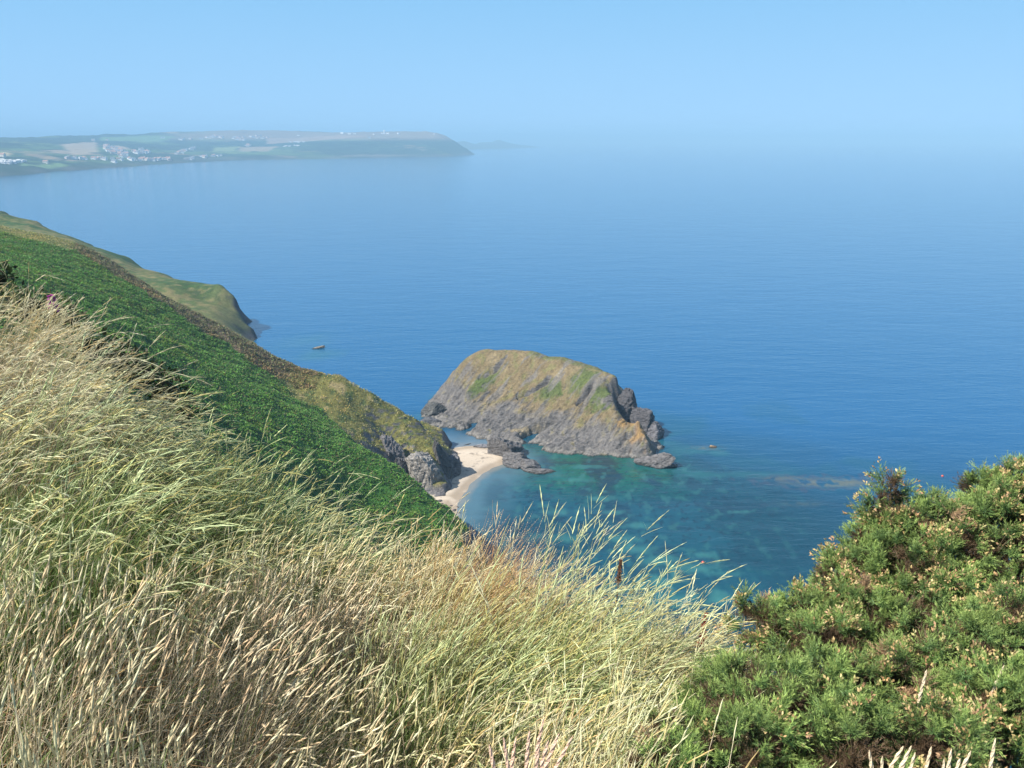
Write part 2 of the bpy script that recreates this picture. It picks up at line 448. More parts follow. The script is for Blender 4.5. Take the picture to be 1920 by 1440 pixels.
# ------------------------------------------------------------------ island
RIDGE = [(868, 680, 318), (885, 667, 316), (905, 657, 315), (960, 658, 312), (1000, 661, 308), (1060, 672, 301), (1100, 685, 295), (1130, 696, 291), (1158, 712, 286)]
ip = [at(*p) for p in RIDGE]
for u, v, t in RIDGE:
    p = at(u, v, t); ip += [p + (3, 12, -p[2] * .45), (p[0] + 6, p[1] + 21, -4)]
FRONT = [(797, 782), (812, 800), (840, 800), (868, 812), (895, 822), (918, 826), (950, 829), (975, 832), (985, 828), (1020, 843), (1060, 850), (1100, 852), (1140, 853), (1180, 857), (1215, 858), (1224, 845)]
for u, v in FRONT:
    p = sea_at(u, v); ip += [p - (0, 0, .3), p + (0, -4, -3)]
ip += [at(*p) for p in ((845, 760, 305), (860, 720, 310), (856, 700, 313), (835, 745, 310), (880, 790, 293), (880, 740, 303), (930, 700, 308), (930, 750, 298), (930, 795, 285.5), (985, 800, 284), (1000, 760, 291), (1000, 715, 299),
                        (1060, 735, 290), (1060, 780, 281), (1060, 820, 273.5), (1100, 800, 274.5), (1120, 760, 279), (1185, 800, 267.5), (1140, 820, 268.5), (1180, 825, 264.5),
                        (1010, 822, 277), (1100, 835, 268.5), (1160, 840, 263.5), (818, 775, 304), (1140, 770, 276.5))]
# the slab breaks off in a dark eastern cliff
EI = [(1158, 712, 286), (1149, 740, 279), (1160, 772, 273), (1196, 793, 267), (1207, 826, 262)]
ip += [at(*p) for p in EI]
for p_ in EI: q_ = at(*p_); ip += [(q_[0] + 3.0, q_[1] + 2.0, 1.0), (q_[0] + 6.5, q_[1] + 4.5, -.5)]
ip += [(50, 266, -3), (48, 274, -3), (47, 258, -3), (44, 251, -3), (43, 245, -3), (44, 282, -4), (-34, 292, -3), (-34, 300, -3), (-30, 312, -4), (-24, 325, -4), (-12, 332, -4)]
isl_s = Surf(ip, .8)
CRK = [(((1040, 790), (1020, 803), (1003, 812), (985, 826)), 1.4, 4.6), (((1112, 722), (1100, 740), (1085, 757)), .8, 2.6), (((1028, 712), (1005, 735), (970, 750)), .7, 2.0),
       (((895, 790), (880, 806), (868, 812)), 1.3, 3.0), (((1190, 812), (1170, 830), (1160, 845)), .6, 1.4), (((950, 672), (925, 700), (900, 712)), .6, .9)]
CRK = [([tuple(hit(isl_s, *p, 240, 330)[:2]) if hit(isl_s, *p, 240, 330) is not None else tuple(sea_at(*p)[:2]) for p in pl], w, d) for pl, w, d in CRK]
def isl_noise(x, y):
    a = x * .72 + y * .69; b = -x * .69 + y * .72       # beds run from the near left to the far right
    return .6 * ridged(a * .05, b * .28, 4, 81) + .4 * ridged(a * .3, b * 1.0, 3, 82)
def isl_h(x, y):
    wx = x + 1.1 * fbm(x * .2, y * .2, 3, 83); wy = y + 1.1 * fbm(x * .2 + 5, y * .2, 3, 84)
    z = isl_s(wx, wy)
    low = sstep(14, 4, z)
    z = z + isl_noise(x, y) * (.45 + 1.25 * low) + .35 * fbm(x * .12, y * .12, 2, 85)
    for pl, w, d in CRK:
        dd = dist_poly(x + .8 * fbm(x * .5, y * .5, 2, 86), y, pl)
        z = z - d * np.exp(-(dd / w) ** 2) + .35 * d * np.exp(-((dd - 2.2 * w) / w) ** 2) * .4
    return z
V, q, X, Y, Z = grid(np.arange(-38, 54, .3), np.arange(240, 345, .3), isl_h, drop_below=-2)
S = slope_of(X, Y, Z).ravel(); x, y, z = V.T
nb = isl_noise(x, y); n2 = fbm(x * .35, y * .35, 4, 87); n3 = fbm(x * .09, y * .09, 3, 88)
a_ = x * .72 + y * .69; b_ = -x * .69 + y * .72
streak = fbm(a_ * .07, b_ * .33, 4, 89)
c = np.zeros((len(V), 3)); c[:] = (0.205, 0.158, 0.08)
c = mix(c, (.19, .17, .07), sstep(.0, .35, n2)); c = mix(c, (.29, .23, .13), sstep(.15, .4, n3) * .6)
for u, v, rx, ry in ((905, 722, 7, 3.5), (1092, 712, 5, 5), (1030, 738, 4, 4), (1130, 745, 5, 4), (890, 735, 4, 3)):
    p = hit(isl_s, u, v, 240, 330)
    if p is None: continue
    da = ((x - p[0]) * .72 + (y - p[1]) * .69); db = (-(x - p[0]) * .69 + (y - p[1]) * .72)
    c = mix(c, (.085, .12, .03), sstep(1.25, .6, np.hypot(da / rx, db / ry) + n2 * .9) * .9)
pr = at(1100, 685, 295)
c = mix(c, (.10, .13, .04), sstep(2.5, .8, dist_poly(x, y, [tuple(at(*p)[:2]) for p in RIDGE[4:]])) * .7)
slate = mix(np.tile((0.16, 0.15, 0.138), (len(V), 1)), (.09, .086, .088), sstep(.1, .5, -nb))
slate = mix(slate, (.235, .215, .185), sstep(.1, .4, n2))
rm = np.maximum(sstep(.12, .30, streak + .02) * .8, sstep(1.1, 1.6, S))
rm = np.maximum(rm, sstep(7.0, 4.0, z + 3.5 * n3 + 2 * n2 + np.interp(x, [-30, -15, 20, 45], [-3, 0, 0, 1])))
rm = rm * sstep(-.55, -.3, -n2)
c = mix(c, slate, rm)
c = mix(c, (.42, .24, .07), sstep(4.5, 1.5, dist_poly(x, y, [tuple(at(*p)[:2]) for p in ((1185, 785, 269), (1205, 805, 266), (1205, 825, 264))]) + 4 * n2) * .5)
c = mix(c, (.45, .36, .2), sstep(2.5, .8, dist_poly(x, y, [tuple(at(*p)[:2]) for p in ((970, 818, 279), (1000, 812, 279), (1010, 800, 280.5))]) + 2.5 * n2) * .6)
c = mix(c, (.30, .28, .24), sstep(.55, .25, np.abs(z - .55)) * .5)
c = mix(c, (.045, .042, .035), sstep(.35, .0, z))
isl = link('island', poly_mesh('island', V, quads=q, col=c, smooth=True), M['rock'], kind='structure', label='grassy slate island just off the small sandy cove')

# ------------------------------------------------------------------ beach
WL_E = [(852, 968), (858, 950), (868, 928), (885, 905), (905, 889), (930, 875), (955, 866)]      # cove waterline
WL_W = [(838, 843), (860, 838), (885, 836), (910, 838)]                                          # waterline on the channel side
E_ = [sea_at(*p) for p in WL_E]; W_ = [sea_at(*p) for p in WL_W]
bp = [tuple(p) for p in E_ + W_]
bp += [(p[0] + 5, p[1] - 3, -.6) for p in E_] + [(p[0], p[1] + 6, -.6) for p in W_]
bp += [(-22, 208, .5), (-27, 221, 1.7), (-27, 214, 1.4), (-20, 222, 1.2), (-16, 228, 1.1), (-14, 236, 1.0), (-12, 243, .9), (-9, 249, .6), (-32, 214, 2), (-18, 240, 1.1), (-4, 246, .5), (-22, 198, .4), (-12, 200, -.6), (5, 247, -.6), (-24, 258, -.6), (-30, 205, 2)]
bs = Surf(bp, 2.0)
def beach_h(x, y): return bs(x, y) + .06 * fbm(x * .3, y * .3, 3, 91)
V, q, X, Y, Z = grid(np.arange(-34, 8, .4), np.arange(192, 264, .4), beach_h, drop_below=-.5)
x, y, z = V.T
c = np.zeros((len(V), 3)); c[:] = (.54, .455, .345)
c = mix(c, (.36, .29, .21), sstep(.5, .22, z + .12 * fbm(x * .25, y * .25, 3, 92)))
c = mix(c, (.62, .53, .41), sstep(.0, .4, fbm(x * .2, y * .2, 3, 93)) * .5)
wr = fbm(x * .9, y * .5, 3, 94); c = mix(c, (.17, .14, .11), sstep(.14, .03, np.abs(z - .72 - .15 * fbm(x * .15, y * .15, 2, 95))) * sstep(.05, .3, wr) * .8)
c = mix(c, (.33, .28, .22), sstep(.3, .45, fbm(x * 1.4, y * 1.1, 3, 96)) * .6)
beach = link('beach', poly_mesh('beach', V, quads=q, col=c, smooth=True), M['sand'], kind='structure')

# ------------------------------------------------------------------ sea
def grow(a, b, step, far, k=1.35):
    mid = list(np.arange(a, b, step)); s = step; v = mid[-1]; hi = []
    while v < far: s *= k; v += s; hi.append(v)
    s = step; v = mid[0]; lo = []
    while v > -far: s *= k; v -= s; lo.append(v)
    return np.array(lo[::-1] + mid + hi)
sx = grow(-70, 150, .6, 33000); sy = grow(140, 345, .6, 33000)
V, q, X, Y, Z = grid(sx, sy, lambda X, Y: np.zeros_like(X))
x, y, z = V.T
DEEP = (0.005, 0.090, 0.215)
c = np.zeros((len(V), 3)); c[:] = DEEP
n1 = fbm(x * .02, y * .02, 4, 101); n2 = fbm(x * .10, y * .065, 4, 102); n3 = fbm(x * .34, y * .17, 4, 103)
c = mix(c, (.003, .045, .085), sstep(300, 190, y + .12 * x + 25 * n1) * sstep(-70, -30, x))
inbay = sstep(95, 35, np.hypot(x - 15, (y - 200) * .8) + 20 * n1)
c = mix(c, (.004, .048, .068), inbay * .8)
c = mix(c, (.006, .075, .11), sstep(.05, .3, n1) * sstep(330, 250, y) * sstep(170, 90, x) * sstep(-60, -30, x) * .6)
# green water in the lee of the island
lee = sstep(30, 8, np.hypot((x - 20) / 1.35, y - 240 + .12 * x) + 6 * n2) * sstep(-8, 3, x)
c = mix(c, (.004, .085, .06), lee)
c = mix(c, (.012, .040, .028), lee * sstep(.0, .25, n2))
c = mix(c, (.03, .12, .09), lee * sstep(.15, .4, n3) * .6)
# weed and sand mottling
inner = sstep(75, 30, np.hypot(x - 14, y - 205) + 14 * n1)
c = mix(c, (.005, .035, .06), inner * sstep(.0, .35, n2) * .8)
n4 = fbm(x * .75, y * .4, 3, 104)
c = mix(c, (.003, .028, .05), inner * sstep(.05, .4, n4 - n3 * .4) * .75)
c = mix(c, (.035, .15, .14), inner * sstep(.12, .45, n3 + .3 * n4) * .42)
for u, v, rx, ry in ((1290, 1065, 9, 3), (1240, 1050, 6, 3), (1320, 1040, 3, 2), (1355, 1075, 5, 1.6), (1345, 1115, 4, 3), (1270, 1125, 7, 5), (1230, 1090, 6, 4), (1130, 935, 5, 2.0), (1150, 960, 4, 1.5), (1190, 985, 4, 2), (1170, 1010, 5, 3), (1040, 960, 4, 2), (1390, 960, 3, 1.2),
                     (1085, 900, 4, 2), (1100, 875, 6, 2), (1200, 1030, 5, 3), (1060, 1010, 5, 3)):
    p = sea_at(u, v); dd = np.hypot((x - p[0]) / rx, (y - p[1]) / ry) + 1.3 * n3
    c = mix(c, (.05, .21, .19), sstep(1.25, .0, dd) * .5)
for u, v, rx, ry in ((1210, 870, 9, 5), (1250, 880, 6, 4), (1300, 845, 9, 4), (1225, 830, 9, 4), (1340, 850, 6, 3), (1020, 890, 7, 4), (830, 745, 6, 8), (790, 780, 4, 5), (600, 665, 12, 14), (1235, 815, 6, 5), (1310, 890, 8, 3), (1420, 890, 12, 3), (560, 645, 15, 15)):
    p = sea_at(u, v); dd = np.hypot((x - p[0]) / rx, (y - p[1]) / ry) + .9 * n2
    c = mix(c, (.02, .12, .13), sstep(1.25, .1, dd) * .5)
# weedy reef on the right and around the awash rocks
for u, v, rx, ry, a in ((1560, 905, 17, 4.6, .85), (1470, 897, 9, 2.5, .5), (1325, 840, 5, 2.2, .6), (1500, 945, 8, 2, .25)):
    p = sea_at(u, v); dd = np.hypot((x - p[0]) / rx, (y - p[1]) / ry) + 1.0 * n3
    c = mix(c, (.125, .13, .085), sstep(1.1, .3, dd) * a * sstep(-.3, .1, n3))
    c = mix(c, (.05, .06, .09), sstep(.25, .02, np.abs(dd - 1.05)) * a * .6)
# sand under shallow water next to the beach and in the channel
db = dist_poly(x, y, [tuple(p[:2]) for p in E_]); dw = dist_poly(x, y, [tuple(p[:2]) for p in W_])
c = mix(c, (.07, .15, .19), sstep(17, 3, db + 6 * n2) * .9); c = mix(c, (.20, .21, .19), sstep(3.0, .4, db + 1.5 * n3) * .8)
c = mix(c, (.10, .17, .22), sstep(17, 3, dw + 5 * n2) * sstep(-36, -28, x) * sstep(2, -8, x)); c = mix(c, (.17, .19, .2), sstep(5, 1, dw) * .7)
link('sea', poly_mesh('sea', V, quads=q, col=c, smooth=True), M['water'], kind='structure')

# ------------------------------------------------------------------ far coast
US = [-150, 0, 100, 200, 300, 400, 480, 600, 700, 800, 860, 884]
VS = [338, 330, 322, 315, 308, 303, 300, 298, 296, 294, 291.5, 290]
def shore_t(u):
    v = np.interp(u, US, VS); return float((0 - H) / ray(u, v)[2]), float(v)
fp = []
for u, v in zip(US, VS):
    p = sea_at(u, v); fp.append(p); d = ray(u, v)
    fp.append((p[0] + 30 + 40 * (u > 700), p[1] - 60, -10))
for u in (-150, 0, 60, 130, 200, 270, 330, 400, 450):
    t, v = shore_t(u); tv = np.interp(u, [0, 200, 330, 450], [312, 307, 302.5, 297]); fp.append(at(u, tv, t * 1.03))
for u, tv, k in ((0, 300, 1.12), (100, 300, 1.12), (200, 300, 1.08), (300, 298, 1.08), (0, 285, 1.3), (100, 285, 1.3), (200, 285, 1.25), (300, 285, 1.22), (400, 285, 1.2), (0, 268, 1.6), (150, 268, 1.55), (300, 268, 1.5), (430, 268, 1.4), (-150, 290, 1.3), (-150, 268, 1.8)):
    fp.append(at(u, tv, shore_t(u)[0] * k))
for u, v, t in ((-150, 262, 4600), (0, 258, 4600), (100, 255, 5000), (200, 252, 5400), (300, 248, 5900), (400, 246, 6200), (450, 245, 6300), (520, 246, 6400), (600, 248, 6400), (650, 249.5, 6300), (720, 249, 6200), (770, 250, 6100), (815, 250.5, 5900), (842, 257, 5780), (860, 268, 5690), (874, 279, 5610), (883, 288, 5560),
                (480, 285, 4500), (520, 275, 5000), (540, 262, 5700), (600, 285, 4600), (600, 272, 4950), (620, 261, 5500), (700, 284, 4850), (700, 265, 5200), (730, 257, 5650), (780, 280, 5050), (780, 262, 5400), (820, 280, 5200), (820, 262, 5550), (850, 284, 5350)):
    fp.append(at(u, v, t))
for u, v, t in ((0, 258, 4600), (150, 255, 5200), (300, 248, 5900), (450, 245, 6300), (600, 248, 6400), (720, 249, 6200), (780, 250, 6050), (815, 250.5, 5900), (842, 257, 5780), (860, 268, 5690), (874, 279, 5610), (883, 288, 5560), (-150, 262, 4600)):
    p = at(u, v, t); d = ray(u, v) / np.hypot(*ray(u, v)[:2])
    e = 1 if u < 790 else .4
    fp.append((p[0] + 350 * e * d[0], p[1] + 350 * e * d[1], p[2] * .8 - 6)); fp.append((p[0] + 1300 * e * d[0], p[1] + 1300 * e * d[1], 30 if u < 790 else -10))
for u, v in ((893, 285), (900, 289), (892, 281.5), (886, 292), (905, 284)):
    p = sea_at(u, v, -10); fp.append(tuple(p))
coast_s = Surf(fp, 25)
def coast_h(x, y):
    z = coast_s(x + 25 * fbm(x * .006, y * .006, 3, 111), y + 25 * fbm(x * .006, y * .006, 3, 112))
    return z + 4 * fbm(x * .003, y * .003, 3, 113) * sstep(0, 30, z) + 5 * fbm(x * .02, y * .02, 3, 114) * sstep(0, 15, z) + 5 * np.maximum(fbm(x * .013, y * .013, 3, 115), 0) * sstep(30, 70, z)
V, q, X, Y, Z = grid(np.arange(-5200, 80, 17), np.concatenate([np.arange(1900, 7400, 17), np.arange(7400, 9000, 100)]), coast_h, drop_below=-4)
S = slope_of(X, Y, Z).ravel(); x, y, z = V.T
def voro(x, y, s, seed):
    gx = x / s; gy = y / s; ix = np.floor(gx); iy = np.floor(gy)
    d1 = np.full(x.shape, 9.); d2 = d1.copy(); cid = np.zeros(x.shape)
    for dx in (-1, 0, 1):
        for dy in (-1, 0, 1):
            cx, cy_ = ix + dx, iy + dy
            px = cx + _hash(cx, cy_, seed) * .9; py = cy_ + _hash(cx, cy_, seed + 1) * .9
            d = np.abs(gx - px) + np.abs(gy - py) * .9
            h = _hash(cx, cy_, seed + 2)
            m = d < d1
            d2 = np.where(m, d1, np.minimum(d2, d)); cid = np.where(m, h, cid); d1 = np.where(m, d, d1)
    return cid, d2 - d1
ca, sa = math.cos(.4), math.sin(.4)
cid, edge = voro(x * ca + y * sa, -x * sa + y * ca, 210, 121)
pal = np.array([(.11, .19, .06), (.16, .24, .08), (.09, .16, .05), (.30, .24, .14), (.13, .20, .07), (.22, .22, .11), (.36, .28, .17), (.10, .17, .06)])
c = pal[(cid * 8).astype(int) % 8] * .75
wood = fbm(x * .0016, y * .0016, 4, 131) + .10 * fbm(x * .02, y * .02, 2, 132)
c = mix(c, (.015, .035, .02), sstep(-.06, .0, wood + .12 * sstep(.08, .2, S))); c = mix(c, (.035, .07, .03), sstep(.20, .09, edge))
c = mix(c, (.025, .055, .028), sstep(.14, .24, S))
heath = sstep(75, 105, z) * sstep(-2300, -1900, x)
c = mix(c, (.26, .19, .13), heath * .8 * sstep(.12, .05, wood * .3))
c = mix(c, (.16, .145, .13), sstep(16, 4, z) * sstep(.2, .5, fbm(x * .012, y * .004, 3, 133) + .3) * .6)
c = mix(c, (.05, .055, .05), sstep(14, 6, z) * .4)
def patch(pts, col, a=.9):
    global c
    w = []
    for u, v in pts:
        p = hit(coast_h, u, v, 2000, 7500, 1500)
        if p is None: return
        w.append((p[0], p[1]))
    c = mix(c, col, in_poly(x, y, w) * a)
patch([(112, 271), (180, 266), (183, 284), (150, 290), (136, 291)], (.36, .28, .18))
patch([(193, 273), (230, 274), (246, 280), (205, 278)], (.36, .27, .18))
patch([(0, 284), (14, 285), (22, 289), (0, 291)], (.45, .37, .2))
patch([(30, 307), (100, 304), (127, 308), (40, 311)], (.16, .26, .10))
patch([(185, 258), (300, 254), (330, 257), (300, 266), (190, 264)], (.13, .23, .09))
patch([(400, 278), (450, 274), (440, 283), (400, 284)], (.20, .26, .11))
patch([(450, 276), (520, 274), (500, 284), (448, 284)], (.30, .24, .15))
patch([(500, 258), (640, 253), (700, 256), (590, 264), (500, 270)], (.32, .23, .16), .8)
patch([(640, 291.5), (700, 290), (765, 290), (765, 292.5), (640, 294)], (.20, .18, .15), .6)
link('far_coast', poly_mesh('far_coast', V, quads=q, col=c, smooth=True), M['far'], kind='structure')

# furthest point of land, almost lost in the haze
dp = []
for u, v, t in ((840, 270, 9000), (870, 265, 9400), (900, 267, 9800), (915, 266, 10000), (932, 262.5, 10300), (945, 268, 10500), (960, 271, 10700), (975, 271.5, 11000)):
    p = at(u, v, t); dp.append(p); dp.append((p[0] + 100, p[1] + 700, -20)); dp.append((p[0] + 60, p[1] - 500, p[2] * .3)); dp.append((p[0] + 100, p[1] - 1000, -8))
dp += [(400, 11500, -30), (450, 10000, -30), (-1500, 9500, 60), (-900, 7400, -20)]
dist_s = Surf(dp, 30)
V, q, X, Y, Z = grid(np.arange(-1500, 500, 30), np.arange(7600, 12500, 40), lambda x, y: dist_s(x, y) + 5 * fbm(x * .01, y * .01, 3, 141), drop_below=-4)
link('distant_headland', poly_mesh('distant_headland', V, quads=q, col=np.tile((.08, .10, .05), (len(V), 1)), smooth=True), M['far'], kind='structure')

#PLANTS_BEGIN
ONES = ['first', 'second', 'third', 'fourth', 'fifth', 'sixth', 'seventh', 'eighth', 'ninth', 'tenth', 'eleventh', 'twelfth', 'thirteenth', 'fourteenth', 'fifteenth', 'sixteenth', 'seventeenth', 'eighteenth', 'nineteenth']
TENS = {2: ('twentieth', 'twenty'), 3: ('thirtieth', 'thirty'), 4: ('fortieth', 'forty'), 5: ('fiftieth', 'fifty'), 6: ('sixtieth', 'sixty')}
def ordinal(i):
    if i < 20: return ONES[i - 1]
    a, b = divmod(i, 10)
    return TENS[a][0] if b == 0 else TENS[a][1] + '-' + ONES[b - 1]
def number(objs, rest):
    objs = [o for o in objs if o is not None]
    objs.sort(key=lambda o: o.location.x / o.location.y)
    for i, o in enumerate(objs): o['label'] = rest.replace('#', ordinal(i + 1), 1)

# ------------------------------------------------------------------ rocks
def ico(sub):
    import bmesh
    bm = bmesh.new(); bmesh.ops.create_icosphere(bm, subdivisions=sub, radius=1)
    v = np.array([p.co[:] for p in bm.verts]); f = np.array([[w.index for w in t.verts] for t in bm.faces]); bm.free()
    return v, f
ICO = {k: ico(k) for k in (2, 3, 4, 5)}
def rock(name, label, p, size, seed, rot=0.0, tilt=(0, 0), sub=5, col=(.16, .15, .142), cat='rock', group=None, facets=13, wet=True):
    g = np.random.default_rng(seed); v, f = ICO[sub]
    n = g.normal(size=(facets, 3)); n /= np.linalg.norm(n, axis=1)[:, None]; d = g.uniform(.62, .95, facets)
    n = np.vstack([n, [[0, 0, 1]]]); d = np.append(d, .85)
    dots = v @ n.T
    rr = np.where(dots > .05, d[None] / np.maximum(dots, .05), 9).min(1); rr = np.minimum(rr, 1.25)
    w = v * rr[:, None]
    a = w[:, 0] * 1.0 + w[:, 2] * .5 + w[:, 1] * .3; b = w[:, 2] * 1.1 - w[:, 0] * .5 + w[:, 1] * .4
    w *= (1 + .13 * ridged(a * 1.6 + seed, b * 5, 4, seed) + .05 * fbm(w[:, 0] * 6 + w[:, 2] * 3, w[:, 1] * 6 - w[:, 2] * 4, 3, seed))[:, None]
    w = w * np.array(size)
    m = np.array(Matrix.Rotation(rot, 3, 'Z') @ Matrix.Rotation(tilt[0], 3, 'X') @ Matrix.Rotation(tilt[1], 3, 'Y'))
    w = w @ m.T
    c = np.tile(np.array(col, float), (len(w), 1)); k = fbm(w[:, 0] * 1.1 + seed, w[:, 1] * 1.1 + w[:, 2] * 2, 4, seed)
    c = mix(c, np.array(col) * .55, sstep(0, .4, k)); c = mix(c, np.array(col) * 1.5, sstep(0, .4, -k) * .6)
    if wet: c = mix(c, (.045, .042, .035), sstep(.45, .1, w[:, 2] + p[2]))
    return link(name, poly_mesh(name, w, tris=f, col=c), M['rock'], label=label, cat=cat, group=group, loc=tuple(p))

def seat(u, v, dz=0):
    p = sea_at(u, v); return np.array([p[0], p[1], dz])
rock('rock', 'big grey boulder outcrop at the far end of the sandy beach, facing the island', seat(944, 852, .2), (5.0, 3.8, 4.9), 3, .3, (.1, .45), facets=9)
rock('rock', 'angular grey rock next to the big outcrop, at the tip of the sand', seat(966, 868, .2), (4.4, 3.8, 3.6), 14, .8, (.1, .3))
rock('rock', 'third rock of the spit, between the beach tip and its lowest end', seat(992, 876, -.1), (4.6, 3.0, 2.3), 15, -.4, (0, .2))
rock('rock', 'lowest long rock at the outer end of the spit, half in green water', seat(1018, 884, -.2), (4.4, 2.0, 1.2), 16, -.25, (0, .1))
rock('rock', 'pale flat rock slab on the sand beside the channel', seat(905, 838, .1), (3.0, 1.6, .7), 17, .2, (0, .1), col=(.24, .235, .24))
rock('rock', 'small dark rock in the channel before the beach', seat(878, 833, -.15), (1.4, .6, .35), 18, .5)
rock('rock', 'wedge shaped grey rock just off the near right corner of the island', seat(1226, 872, .2), (5.0, 3.0, 2.6), 19, -.35, (.15, -.25))
rock('rock', 'small low rock at the outer tip of the wedge shaped rock', seat(1256, 874, -.1), (2.2, 1.2, .8), 20, -.2)
rock('rock', 'long low rock alone in the bay behind the near headland', seat(598, 653, 0), (3.3, 1.0, .85), 21, .5, (0, -.12), col=(.30, .25, .19))
rock('rock', 'dark layered rock at the left end of the island', seat(812, 776, .8), (4.2, 3.0, 3.0), 22, .5, (0, -.3), col=(.11, .11, .10))
rock('rock', 'broken low rock at the foot of the left end of the island', seat(808, 792, 0), (3.2, 2.4, 1.6), 23, .2, (0, .2), col=(.12, .12, .12))
rock('rock', 'little pale rock in the water behind the left end of the island', seat(829, 739, .1), (1.9, 1.4, 1.5), 24, .2, (0, .2), col=(.27, .25, .21))
rock('rock', 'tiny ochre rock breaking the surface above the reef right of the island', seat(1336, 838, 0), (1.5, .8, .55), 25, .1, col=(.34, .23, .12))
rock('rock', 'dark jagged stack under the notch in the right end of the island', (at(1172, 765, 285)[0], at(1172, 765, 285)[1], 4.5), (4.6, 6.0, 9.5), 26, .4, (0, .12), col=(.085, .082, .085), facets=22)  # darker slate: the shade below the slab edge is painted into the colour
rock('rock', 'dark shoulder of rock right of the jagged stack', (at(1203, 785, 281)[0], at(1203, 785, 281)[1], 2.0), (4.2, 4.6, 6.6), 27, .9, (0, .2), col=(.11, .105, .108), facets=20)  # colour darkened too, standing in for the shade of the notch
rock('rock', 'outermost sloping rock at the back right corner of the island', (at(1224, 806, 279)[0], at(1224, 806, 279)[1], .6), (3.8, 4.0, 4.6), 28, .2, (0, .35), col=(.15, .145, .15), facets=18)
rock('rock', 'pale layered slab at the end of the near headland, above the sand', at(800, 893, 237), (4.8, 4.6, 7.6), 71, .35, (-.25, -.35), col=(.33, .305, .265), facets=12, wet=False)
rock('rock', 'narrow dark rib behind the pale slab of the near headland', at(827, 868, 244), (2.0, 5.0, 7.4), 72, .35, (0, -.2), col=(.10, .095, .09), facets=12, wet=False)
rock('rock', 'dark outer buttress of the near headland, standing on the beach', at(846, 880, 245), (2.0, 3.6, 4.0), 73, .2, (0, .1), col=(.15, .145, .145), facets=11, wet=False)
rock('rock', 'grey rock face in the gully between the bracken slope and the near headland', at(737, 858, 240), (3.0, 4.0, 8.0), 74, .6, (0, -.4), col=(.19, .18, .175), facets=12, wet=False)
rock('rock', 'dark rock face right beside the grey one in the gully', at(753, 880, 239), (1.8, 3.0, 5.5), 75, .3, (0, -.2), col=(.12, .115, .115), facets=12, wet=False)
rock('rock', 'dark rock at the foot of the cliff below the grassy edge', seat(995, 1098, 0), (4.2, 3.0, 2.2), 30, .4, (0, .2), col=(.10, .09, .10))
rock('rock', 'smaller dark rock inshore of the one below the grassy edge', seat(950, 1095, .5), (3.6, 2.8, 2.0), 31, 1.1, col=(.11, .10, .10))
stones = []
pebbles = [(843, 958, .5), (836, 950, .6), (829, 945, .4), (823, 940, .7), (833, 957, .5), (848, 964, .6), (852, 957, .55), (860, 962, .5), (846, 949, .35), (858, 951, .4), (808, 938, .6), (826, 949, .35)]
for i, (u, v, r_) in enumerate(pebbles):
    p = hit(beach_h, u, v, 190, 260)
    if p is None: p = sea_at(u, v)
    stones.append(rock('stone', 'small dark stone among those strewn on the near end of the beach', (p[0], p[1], p[2] + .05), (r_, r_ * .75, r_ * .5), 50 + i, i * 1.3, sub=3, col=(.11, .10, .095), cat='stone', group='stones strewn on the near end of the beach', wet=False))


# ------------------------------------------------------------------ buoys
def buoy(label, u, v):
    b = empty('buoy', tuple(sea_at(u, v)), label, 'buoy', 'small buoys floating off the cove')
    vv, ff = ICO[3]
    link('float', poly_mesh('float', vv * (.34, .34, .30) + (0, 0, .08), tris=ff, smooth=True), plain('buoy_red', (.55, .10, .06), .4), b)
    ang = np.linspace(0, 2 * math.pi, 9)[:-1]
    ring = [(.05 * math.cos(a), .05 * math.sin(a), z) for z in (.36, .62) for a in ang]
    qd = [(i, (i + 1) % 8, (i + 1) % 8 + 8, i + 8) for i in range(8)]
    link('handle', poly_mesh('handle', ring, quads=qd), plain('buoy_post', (.12, .10, .10), .6), b)
buoy('orange red buoy floating on open water above the gorse', 1767, 893)
buoy('orange red buoy floating beside the pale sand patches', 1318, 1055)

